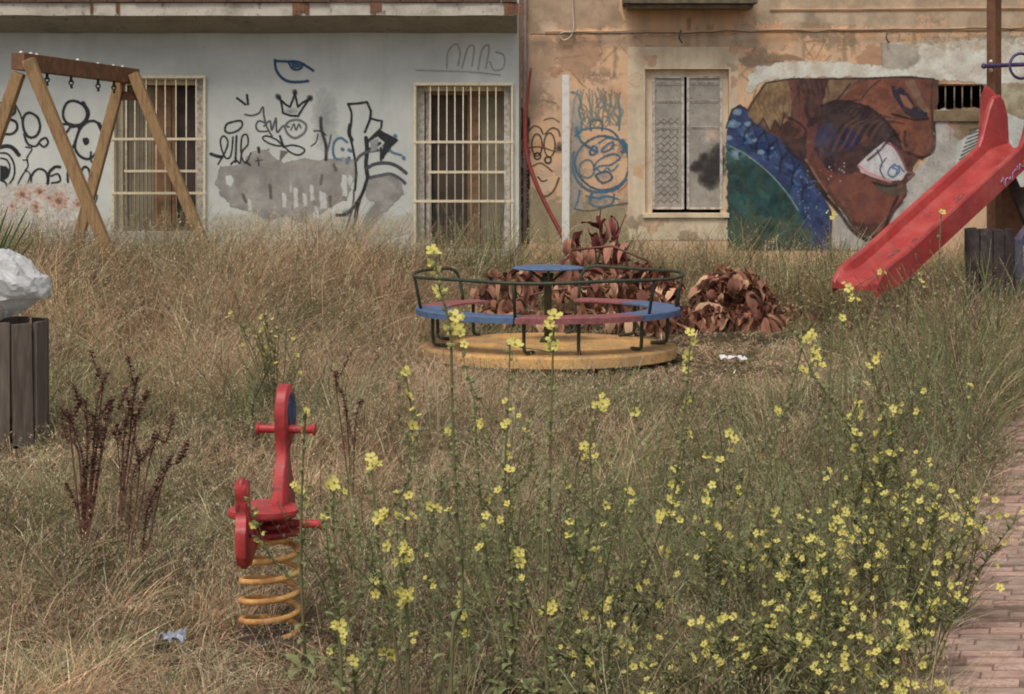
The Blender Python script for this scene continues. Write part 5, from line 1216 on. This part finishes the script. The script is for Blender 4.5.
    link('stem', sb, M_stemg, t); link('leaves', lb, M_leafg, t)
    nb.free()
    return t
G1_ = 'yellow wildflowers in the foreground'
mullein(5.6, [([(512, 640), (509, 560), (505, 480), (508, 400), (510, 340)], [(512, 410), (505, 425), (508, 455), (510, 470), (512, 340)]),
              ([(515, 640), (520, 590), (518, 540), (521, 500)], [(519, 552), (521, 562), (522, 578), (500, 520)]),
              ([(505, 650), (490, 580), (482, 520), (476, 440), (474, 400)], [(481, 424), (488, 500), (480, 547), (498, 490), (486, 516)])], 'tall leafy yellow mullein rising in the centre foreground, the tallest leafy stalk', G1_, base=510, leafy=2.2)
mullein(5.2, [([(408, 650), (405, 580), (404, 540), (408, 480), (412, 420), (405, 372)], [(405, 545), (401, 551), (409, 557), (404, 562), (402, 592), (407, 598), (403, 604), (409, 495), (403, 518), (413, 516), (412, 425), (408, 395), (414, 635), (405, 372)]),
              ([(395, 640), (382, 580), (376, 520), (371, 462)], [(371, 458), (373, 466), (376, 594), (378, 518), (384, 512)])], 'yellow wildflower with clustered blooms standing just right of the spring rocker', G1_)
mullein(5.0, [([(340, 650), (337, 590), (333, 520), (334, 484)], [(334, 483), (328, 486), (343, 634), (340, 625)])], 'single thin yellow flowered stem right beside the spring rocker', G1_, fr=.02)
mullein(6.0, [([(302, 600), (301, 520), (304, 440), (306, 412)], [(306, 411), (299, 490)])], 'slender stem with two yellow blooms against the red rocker neck', G1_, fr=.02)
mullein(5.3, [([(355, 690), (353, 668)], [(353, 661), (357, 668)]), ([(375, 690), (384, 660)], [(384, 652), (392, 655)])], 'low yellow bloom at the bottom edge below the orange spring', G1_)
mullein(4.9, [([(452, 640), (462, 600), (456, 500), (452, 400), (450, 330), (440, 290), (434, 255)], [(443, 294), (455, 317), (434, 252), (431, 265), (438, 291), (452, 330)])], 'very tall thin stalk with a large yellow bloom before the left side of the roundabout', G1_, fr=.024, leafy=.6)
mullein(5.0, [([(545, 640), (548, 560), (550, 460), (552, 380), (554, 318)], [(554, 316), (552, 338), (556, 346), (549, 349), (515, 345)])], 'very tall thin stalk blooming in front of the roundabout centre column', G1_, fr=.022, leafy=.6)
mullein(5.8, [([(465, 650), (463, 600), (462, 540), (466, 480)], [(460, 594), (466, 633), (465, 615), (460, 604)])], 'short yellow stem beside the tall central mullein, to its left', G1_)
mullein(5.7, [([(548, 680), (566, 610), (585, 560), (592, 500), (590, 440), (598, 405)], [(596, 406), (602, 404), (604, 409), (584, 446), (596, 456), (588, 450), (588, 532), (549, 612), (543, 610), (596, 550)]),
              ([(560, 680), (580, 630), (610, 590), (628, 560)], [(553, 606), (583, 615), (610, 600)])], 'branching yellow mullein right of the tall central one', G1_, leafy=1.4)
mullein(6.2, [([(612, 640), (622, 570), (628, 492)], [(628, 491), (600, 603), (606, 608)])], 'thin stem with one lone yellow bloom at its tip, middle of the field', G1_)
mullein(5.8, [([(655, 690), (652, 620), (662, 560), (676, 480), (686, 400), (690, 345)], [(690, 333), (693, 341), (687, 356), (687, 400), (665, 552), (660, 515), (670, 500), (676, 470), (680, 520)])], 'tall yellow flowered stem to the right of the roundabout platform', G1_, fr=.021)
mullein(6.4, [([(700, 690), (705, 600), (712, 520), (720, 462)], [(720, 460), (712, 485), (706, 492), (708, 522), (716, 524), (725, 583), (735, 440), (730, 433)])], 'yellow wildflower with spread blooms left of the leaning dark stalk', G1_)
mullein(6.2, [([(735, 680), (745, 600), (752, 540), (762, 500), (775, 440), (792, 385), (803, 345)], [(778, 412), (803, 370), (752, 548), (748, 505), (757, 642), (765, 663), (806, 340), (812, 335)])], 'leaning dark stalk with few yellow blooms in the right foreground', G1_, fr=.021, leafy=1.4, buds=1.8)
mullein(6.8, [([(905, 560), (880, 500), (862, 450), (838, 410), (812, 372), (795, 330)], [(860, 402), (850, 417), (855, 448), (818, 358), (822, 365), (815, 350)]),
              ([(910, 560), (900, 480), (885, 420), (872, 370), (858, 325), (848, 292)], [(842, 318), (849, 288), (868, 366), (876, 360), (858, 404), (852, 300)]),
              ([(915, 560), (905, 500), (893, 455), (880, 400)], [(877, 461), (865, 487), (862, 482), (886, 405)])], 'tall spreading yellow mullein whose stalks lean left below the slide', G1_, fr=.020, leafy=1.6)
mullein(7.2, [([(932, 600), (930, 540), (932, 480), (926, 380), (922, 283)], [(935, 487), (932, 493), (920, 281), (918, 509)]), ([(940, 600), (968, 540), (974, 500), (970, 440)], [(975, 500), (973, 508), (968, 437), (970, 385)])], 'thin upright yellow flowered stems near the path edge', G1_, fr=.018, leafy=.8)
mullein(7.6, [([(828, 420), (832, 320), (829, 216)], [(828, 212), (834, 214)]), ([(846, 420), (842, 330), (850, 288)], [(880, 272)])], 'very thin stalk with two yellow blooms in front of the mural', G1_, fr=.017, leafy=.4)
mullein(6.9, [([(918, 420), (935, 320), (941, 215)], [(942, 212)])], 'very thin stalk with one yellow bloom in front of the slide', G1_, fr=.017, leafy=.4)
mullein(6.6, [([(820, 640), (832, 580), (838, 520)], [(837, 520), (832, 528), (829, 470), (842, 545)])], 'small yellow wildflower just above the dense bloom mass', G1_)
# dense flowering mass at the lower right
G2_ = 'dense flowering clump in the lower right corner'
def bushy(px, D, hpx, sp, nst, nfl, label, group=G2_, fr=.0105, lean=0, name='flowering_bush'):
    R_ = random; x0 = wx(px, D); B0 = Vector((x0, D, tz(x0, D)))
    t = thing(name, label, 'flowering bush', tuple(B0), group)
    sb, lb = bmesh.new(), bmesh.new(); tips = []
    for i in range(nst):
        h_ = hpx*D/F*R_.uniform(.55, 1.0); a_ = R_.random()*6.3; r_ = sp*R_.uniform(.2, 1)
        T = B0+Vector((math.cos(a_)*r_+lean*h_, math.sin(a_)*r_, h_)); m_ = B0.lerp(T, .5)+Vector((R_.uniform(-.04, .04), R_.uniform(-.04, .04), .06))
        c_ = [Vector(v) for v in smooth_pts([B0, m_, T], 6)]; tube(sb, c_, [.003*(1-.6*k/len(c_)) for k in range(len(c_))], 4)
        for k in range(2, len(c_)):
            for _ in range(4):
                a2 = R_.random()*6.3; d = Vector((math.cos(a2), math.sin(a2), .6)); leaf_quad(lb, c_[k].lerp(c_[k-1], R_.random()), d, R_.uniform(.02, .05), R_.uniform(.006, .013), R_.random())
            if k > 5:
                for _ in range(2):
                    a2 = R_.random()*6.3; e = c_[k]+Vector((math.cos(a2)*.06, math.sin(a2)*.06, R_.uniform(.02, .07))); tube(sb, [c_[k], e], .0012, 3); tips.append(e)
        tips.append(T)
    R_.shuffle(tips)
    tips = [e+Vector((R_.uniform(-.02, .02), R_.uniform(-.02, .02), R_.uniform(-.02, .02))) for e in tips*4]
    for e in tips[:min(95, int(nfl*1.8))]: add_flower(t, e, fr*R_.uniform(.5, 1.45))
    link('stem', sb, M_stemg, t); link('leaves', lb, M_leafg, t); return t
spots2 = [(812, 5.7, 170, .18, 9, 22, 'bushy yellow weed in the middle of the lower right clump, under the leaning dark stalk'),
 (850, 6.0, 190, .19, 9, 26, 'bushy yellow weed in the heart of the lower right clump, densest in bloom'),
 (888, 6.3, 205, .19, 10, 32, 'tallest bushy yellow weed at the back of the lower right clump'),
 (925, 6.45, 190, .17, 9, 26, 'bushy yellow weed at the back right of the clump, beside the thin upright stems'),
 (780, 5.5, 130, .17, 8, 18, 'bushy yellow weed at the left shoulder of the lower right clump'),
 (840, 5.3, 120, .17, 8, 20, 'low bushy yellow weed at the very bottom edge, centre of the clump'),
 (888, 5.5, 140, .16, 8, 22, 'bushy yellow weed at the bottom edge just left of the paving'),
 (925, 5.9, 120, .16, 7, 22, 'bushy yellow weed leaning out over the edge of the paved path'),
 (950, 6.7, 130, .15, 7, 18, 'rightmost bushy yellow weed, touching the paving halfway up'),
 (742, 5.6, 110, .16, 7, 14, 'sparse yellow weed at the bottom edge left of the dense clump'),
 (696, 5.5, 100, .16, 7, 12, 'sparse low yellow weed at the bottom edge below the tall stem right of the roundabout'),
 (905, 5.2, 80, .12, 6, 16, 'lowest yellow weed in the bottom corner beside the paving'),
 (868, 6.9, 225, .16, 8, 16, 'loose yellow weed behind the tallest bush of the clump'),
 (652, 5.4, 95, .15, 7, 10, 'sparse yellow weed at the bottom edge, right of the branching mullein'),
 (600, 5.5, 110, .15, 7, 9, 'sparse yellow weed at the foot of the branching mullein'),
 (800, 6.3, 160, .17, 7, 14, 'thin yellow weed behind the left shoulder of the clump'),
 (762, 6.2, 140, .16, 7, 12, 'thin yellow weed at the foot of the leaning dark stalk'),
 (640, 6.2, 110, .13, 6, 6, 'small yellow weed behind the sparse ones at the bottom edge'),
 (716, 6.4, 130, .13, 6, 8, 'small yellow weed at the foot of the plant with spread blooms'),
 (560, 5.3, 80, .12, 6, 5, 'few flowered weed at the bottom edge just right of the tallest leafy stalk')]
for i, a_ in enumerate(spots2): bushy(*a_, lean=.25 if i in (7, 8, 11) else 0)
bushy(277, 11.6, 125, .26, 16, 22, 'green bush with pale yellow blooms standing alone behind the spring rocker', None, fr=.012)
# ---- slim flowerless weeds between the flowers
def thin_weeds(n, regions, name='slender_weeds', label='slender upright green weeds between the yellow flowers'):
    Vs, Qs, Cs, k = [], [], [], 0
    R_ = rng
    Vl, Ql, Cl = [], [], []
    nv = 0
    for _ in range(n):
        x0, x1, d0, d1, h0, h1 = regions[R_.integers(0, len(regions))]
        D = d0+(d1-d0)*R_.random(); x = wx(x0+(x1-x0)*R_.random(), D); h_ = h0+(h1-h0)*R_.random(); z = tz(x, D)
        if inpath(np.array(x), np.array(D)): continue
        lx, ly = (R_.random(2)-.5)*1.0*h_; col = (GREEN[R_.integers(0, 4)] if R_.random() < .72 else BROWN[R_.integers(0, 3)]*1.25)*(.6+.6*R_.random())
        ts = np.linspace(0, 1, 7); c_ = np.stack([x+lx*ts**1.5+.01*np.sin(ts*9+x*50), D+ly*ts**1.5, z+h_*ts], -1); sd_ = R_.random()*PI; s_ = np.array([math.cos(sd_), math.sin(sd_), 0])
        w_ = .0026*(1-.6*ts)[:, None]*max(1, D/8)
        v = np.stack([c_-s_*w_, c_+s_*w_], 1).reshape(-1, 3); q_ = np.array([[2*i, 2*i+1, 2*i+3, 2*i+2] for i in range(6)])
        Vl.append(v); Ql.append(q_+nv); Cl.append(np.repeat(col[None], len(v), 0)); nv += len(v)
        m = int(h_*80); u = R_.random(m)**.8*.97; p = np.stack([np.interp(u, ts, c_[:, i]) for i in range(3)], -1)
        a_ = R_.random(m)*2*PI; ln = (.012+.028*R_.random(m))*(1.2-u*.7); d = np.stack([np.cos(a_), np.sin(a_), R_.random(m)*1.0], -1); d /= np.linalg.norm(d, axis=1, keepdims=True); sv = np.stack([-np.sin(a_), np.cos(a_), 0*a_], -1)*(.0035*(1.2-u*.5))[:, None]
        L4 = np.stack([p, p+d*ln[:, None]*.5+sv, p+d*ln[:, None], p+d*ln[:, None]*.5-sv], 1).reshape(-1, 3)
        Vl.append(L4); Ql.append(np.arange(m*4).reshape(-1, 4)+nv); Cl.append(np.repeat((col*(.8+.4*R_.random()))[None], m*4, 0)); nv += m*4
    o = npmesh(name, np.concatenate(Vl), np.concatenate(Ql), M_grass, None, np.concatenate(Cl)); o['kind'] = 'stuff'; tag(o, label, 'weeds')
thin_weeds(1150, [(340, 700, 5.2, 7.5, .3, .75), (560, 960, 5.2, 7, .25, .6), (690, 900, 6.5, 9, .4, .8), (900, 1015, 12.5, 16.2, .5, .9), (880, 1010, 9.5, 13.5, .4, .75), (900, 1000, 11, 14, .5, .8),(960, 1024, 13.5, 16.2, .6, .95), (820, 960, 14.5, 16.2, .35, .6), (925, 1000, 7.0, 11, .3, .6), (420, 620, 5.4, 8, .35, .85), (620, 960, 5.4, 8.5, .3, .75), (780, 930, 7, 10, .45, .8), (330, 520, 5.2, 7.5, .2, .6), (640, 900, 5.3, 7, .2, .5), (880, 1010, 9.5, 14, .3, .7), (740, 900, 17.5, 20.2, .4, .7), (440, 520, 18.6, 20.2, .5, .85), (640, 720, 19, 20.2, .3, .5), (728, 850, 19.7, 20.4, .5, .85), (220, 330, 10.8, 12.4, .25, .5)])

# ---- dock plants with dark red brown seed heads
M_dock = worn('dock_seed_brown', P(66, 38, 32), P(88, 52, 42), 40, rough=.9)
M_dstem = worn('dock_stem', P(96, 60, 46), P(76, 50, 40), 20)
def dock(D, polys, label, dens=1.0):
    x, y = polys[0][0]; B0 = U(x, y, D); B0 = Vector((B0.x, D, tz(B0.x, D))); R_ = random
    t = thing('dock_plant', label, 'dock plant', tuple(B0), 'brown seeding dock plants in the grass')
    tw2 = []
    for pl in polys:
        tw2.append((pl, 0))
        for q in range(1, len(pl)-0):
            if R_.random() < .75 and q >= 1: ax, ay = pl[q]; sg = R_.choice((-1, 1)); tw2.append(([pl[0], ((pl[q-1][0]+ax)/2, (pl[q-1][1]+ay)/2+6), (ax+sg*R_.uniform(5, 9), ay+R_.uniform(2, 10)), (ax+sg*R_.uniform(10, 18), ay-R_.uniform(8, 24))], 1))
    for pl, side in tw2:
        c_ = [Vector(v) for v in smooth_pts([B0]+[U(a_, b_, D) for a_, b_ in pl[1:]], 8)]
        sb = bmesh.new(); tube(sb, c_, [.004*(1-.6*i/len(c_)) for i in range(len(c_))], 5); link('stem', sb, M_dstem, t)
        hb_ = bmesh.new()
        for i in range(int(len(c_)*.22), len(c_)):
            tt = (i/len(c_)-.22)/.78
            if side and tt < .5: continue
            rr = (.5+1.1*vnoise(i*.9, D*9+len(tw2), 1))*(.011 if side else .015)*math.sin(min(1, tt*1.1+.12)*PI*.85)**.7*(.6+.8*R_.random())
            for _ in range(int((8 if side else 12)*dens)):
                p = c_[i].lerp(c_[i-1], R_.random()); a_ = R_.random()*6.3; q_ = p+Vector((math.cos(a_)*rr*R_.random(), math.sin(a_)*rr*R_.random(), R_.uniform(-.01, .01)))
                leaf_quad(hb_, q_, Vector((math.cos(a_), math.sin(a_), R_.uniform(-.5, .8))), R_.uniform(.010, .018), R_.uniform(.009, .014), .2)
        link('seed_head', hb_, M_dock, t)
dock(7.9, [[(84, 560), (84, 470), (74, 430), (66, 412)], [(88, 560), (92, 470), (96, 410), (107, 373)], [(84, 560), (82, 500), (88, 450), (86, 400)], [(84, 560), (98, 470), (104, 430), (112, 400)]], 'tallest branching dark brown dock plant at the left')
dock(8.3, [[(118, 540), (124, 440), (128, 415), (139, 374)], [(118, 540), (130, 440), (140, 410), (148, 392)]], 'forked dark brown dock plant behind the tallest one')
dock(7.6, [[(128, 560), (132, 480), (146, 455), (158, 433)]], 'thin reddish dock stalk between two darker dock plants')
dock(7.4, [[(140, 570), (146, 520), (155, 490), (171, 456)]], 'short dark dock stalk nearest to the spring rocker', 1.4)
dock(9.0, [[(352, 470), (346, 410), (338, 385), (334, 370)], [(352, 470), (356, 420), (362, 400)]], 'small wispy brown dock stalk right of the rocker head', .6)

# ---- dead branches with curled brown leaves
M_dead = leafmat('dead_leaf', .12, .75)
def dead_leaves(bm_list, p, d, L_, W_, col, curl, R_):
    """a curled, folded leaf as a 7x5 grid"""
    d = d.normalized(); up = Vector((R_.uniform(-.5, .5), R_.uniform(-.5, .5), 1)).normalized(); s = d.cross(up).normalized(); n_ = s.cross(d)
    V, Q, Cc = bm_list; k = sum(len(v) for v in V); g_ = []
    nu, nv = 8, 5; fold = R_.uniform(.2, 1.1)
    for i in range(nu):
        u = i/(nu-1); w_ = W_*math.sin(min(1, u*.92+.06)*PI)**.75; th = curl*u
        c_ = p+d*(L_*math.sin(th)/max(curl, .01) if curl > .01 else L_*u)-n_*(L_*(1-math.cos(th))/max(curl, .01))
        for j in range(nv):
            v = j/(nv-1)*2-1; g_.append(c_+s*(w_*v*math.cos(fold*abs(v)*.8))+n_*(w_*abs(v)*math.sin(fold)*.8+.01*math.sin(u*9+v*3+p.x*40)))
    V.append(np.array([tuple(x) for x in g_])); Q.append(np.array([[k+i*nv+j, k+i*nv+j+1, k+(i+1)*nv+j+1, k+(i+1)*nv+j] for i in range(nu-1) for j in range(nv-1)]))
    cc = np.repeat(np.array(col)[None], len(g_), 0); cc[2::nv] *= .75; Cc.append(cc)
DEADC = [P(134, 90, 68), P(112, 70, 54), P(156, 114, 86), P(96, 58, 44), P(128, 84, 62), P(172, 134, 100), P(80, 50, 38)]
def dead_branch(label, base, twigs, nleaf, LL, spread, down=.3, col=DEADC):
    R_ = random; t = thing('dead_branch', label, 'dead branch', tuple(base), 'dead branches with withered brown leaves')
    sb = bmesh.new(); L3 = ([], [], [])
    for tw_ in twigs:
        c_ = [Vector(v) for v in smooth_pts(tw_, 6)]; tube(sb, c_, [.011*(1-.6*i/len(c_)) for i in range(len(c_))], 6)
        for _ in range(nleaf):
            i = R_.randrange(2, len(c_)); p = c_[i]+Vector((R_.uniform(-1, 1)*spread, R_.uniform(-1, 1)*spread, R_.uniform(-.7, .9)*spread*.7)); p.z = max(p.z, tz(p.x, p.y)+.02)
            a_ = R_.random()*6.3; d = Vector((math.cos(a_), math.sin(a_), R_.uniform(-1.1, .35)-down))
            dead_leaves(L3, p, d, LL*R_.uniform(.4, 1.3), LL*R_.uniform(.12, .26), np.array(R_.choice(col))*R_.uniform(.75, 1.15), R_.uniform(.3, 2.4), R_)
    link('branch', sb, M_dstem, t)
    npmesh('leaves', np.concatenate(L3[0]), np.concatenate(L3[1]), M_dead, t, np.concatenate(L3[2]))
g0 = lambda px, py, D: U(px, py, D)
def gz_(px, D, z): x = wx(px, D); return Vector((x, D, tz(x, D)+z))
dead_branch('heap of withered reddish brown leaves lying right of the roundabout', gz_(735, 17.8, 0), [[gz_(686, 17.3, .10), gz_(722, 17.6, .30), gz_(805, 17.8, .05)], [gz_(700, 17.7, .14), gz_(728, 17.9, .44), gz_(764, 17.8, .26)], [gz_(690, 17.3, .08), gz_(725, 17.2, .18), gz_(780, 17.4, .06)], [gz_(712, 17.7, .35), gz_(728, 17.7, .42), gz_(762, 17.7, .20)]], 80, .24, .10)
dead_branch('upright dead branch with dark red leaves standing behind the roundabout', gz_(600, 18.3, 0), [[gz_(600, 18.3, .1), U(598, 262, 18.3), U(606, 236, 18.3), U(612, 218, 18.3)], [gz_(590, 18.3, .1), U(580, 262, 18.3), U(572, 240, 18.3)], [gz_(600, 18.2, .1), U(596, 256, 18.2), U(588, 228, 18.2)], [gz_(610, 18.2, .1), U(622, 266, 18.2), U(618, 240, 18.2)]], 13, .22, .07, .5, [P(96, 42, 42), P(112, 58, 52), P(84, 36, 38), P(140, 92, 72)])
M_ = [P(98, 40, 40), P(84, 34, 36)]
dead_branch('broken twig with two round dark red leaves standing up over the leaf heap', gz_(606, 18.6, 0), [[gz_(606, 18.6, .3), U(600, 230, 18.6), U(601, 206, 18.6)], [gz_(612, 18.6, .3), U(618, 236, 18.6), U(626, 214, 18.6)]], 4, .20, .02, -.2, M_)
dead_branch('low heap of dead brown leaves lying behind the roundabout bench', gz_(580, 17.3, 0), [[gz_(474, 17.0, .14), gz_(540, 17.1, .34), gz_(620, 17.1, .40), gz_(680, 17.0, .25)], [gz_(490, 17.0, .1), gz_(560, 16.9, .2), gz_(640, 16.9, .18), gz_(670, 17, .1)], [gz_(560, 17.6, .25), gz_(600, 17.7, .45), gz_(650, 17.6, .3)], [gz_(480, 17.5, .1), gz_(500, 17.6, .38), gz_(560, 17.6, .4)], [gz_(600, 17.4, .3), gz_(640, 17.4, .52), gz_(672, 17.3, .35)]], 95, .22, .10)
bm = bmesh.new(); tube(bm, [U(572, 250, 17.9), U(612, 232+14, 17.8), U(650, 262, 17.7)], [.012, .011, .009], 6); tube(bm, [U(626, 250, 17.8), U(634, 238, 17.8)], [.008, .004], 5)
o = link('stick', bm, M_dstem); tag(o, 'bare brown stick lying slanted across the dead leaves behind the roundabout', 'stick')

# ---- spiky green plant at the far left, litter
t = thing('spiky_plant', 'dark green spiky leaved plant behind the bin at the left edge', 'plant', (wx(-30, 12.4), 12.4, 0))
lb = bmesh.new(); c0 = Vector((wx(-34, 12.4), 12.4, .35))
for i in range(26):
    tipx, tipy = random.uniform(-60, 30), random.uniform(196, 262); T = U(tipx, tipy, 12.4+random.uniform(-.3, .3)); d = T-c0
    if i < 4: T = U((14, 30, 33, 8)[i], (222, 222, 240, 206)[i], 12.35); d = T-c0
    s_ = d.cross(Vector((0, 1, 0))).normalized(); pv = None
    for u in (0, .3, .6, .85, 1):
        w_ = .02*(1-u**2)+.0006; p = c0+d*u+Vector((0, 0, .10*math.sin(u*PI)*.5)); a_ = (lb.verts.new(p-s_*w_), lb.verts.new(p+Vector((0, .006, -.004))), lb.verts.new(p+s_*w_))
        if pv: lb.faces.new((pv[0], pv[1], a_[1], a_[0])); lb.faces.new((pv[1], pv[2], a_[2], a_[1]))
        pv = a_
link('leaves', lb, worn('spiky_leaf', P(62, 76, 44), P(84, 92, 58), 12, rough=.6), t)
sb = bmesh.new(); tube(sb, [(c0.x, c0.y, -.05), c0], .03, 8); link('stem', sb, M_dstem, t)
def crumple(name, p, sx, sy, sz, mat, label, cat, seed=0):
    bm = bmesh.new(); bmesh.ops.create_grid(bm, x_segments=12, y_segments=8, size=1)
    for v in bm.verts:
        x, y = v.co.x, v.co.y; v.co = Vector(p)+Vector((x*sx, y*sy, sz*(abs(vnoise(x*2+seed, y*2, 1.2)-.5)*2.6+.2*abs(x*y))))
    bmesh.ops.solidify(bm, geom=bm.faces[:], thickness=.002)
    o = link(name, bm, mat); tag(o, label, cat)
x, y = wpos(733, 360, .03)
crumple('paper_scrap', (x, y, .035), .10, .07, .03, worn('white_paper', P(215, 212, 206), P(190, 186, 178), 20), 'small scrap of white paper lying on the trampled straw', 'paper', 3)
x, y = wpos(172, 633, .12)
crumple('plastic_scrap', (x, y, .09), .04, .04, .035, worn('bluish_plastic', P(128, 134, 146), P(104, 110, 124), 20, rough=.3), 'crumpled bluish plastic scrap in the grass left of the spring', 'plastic scrap', 8)
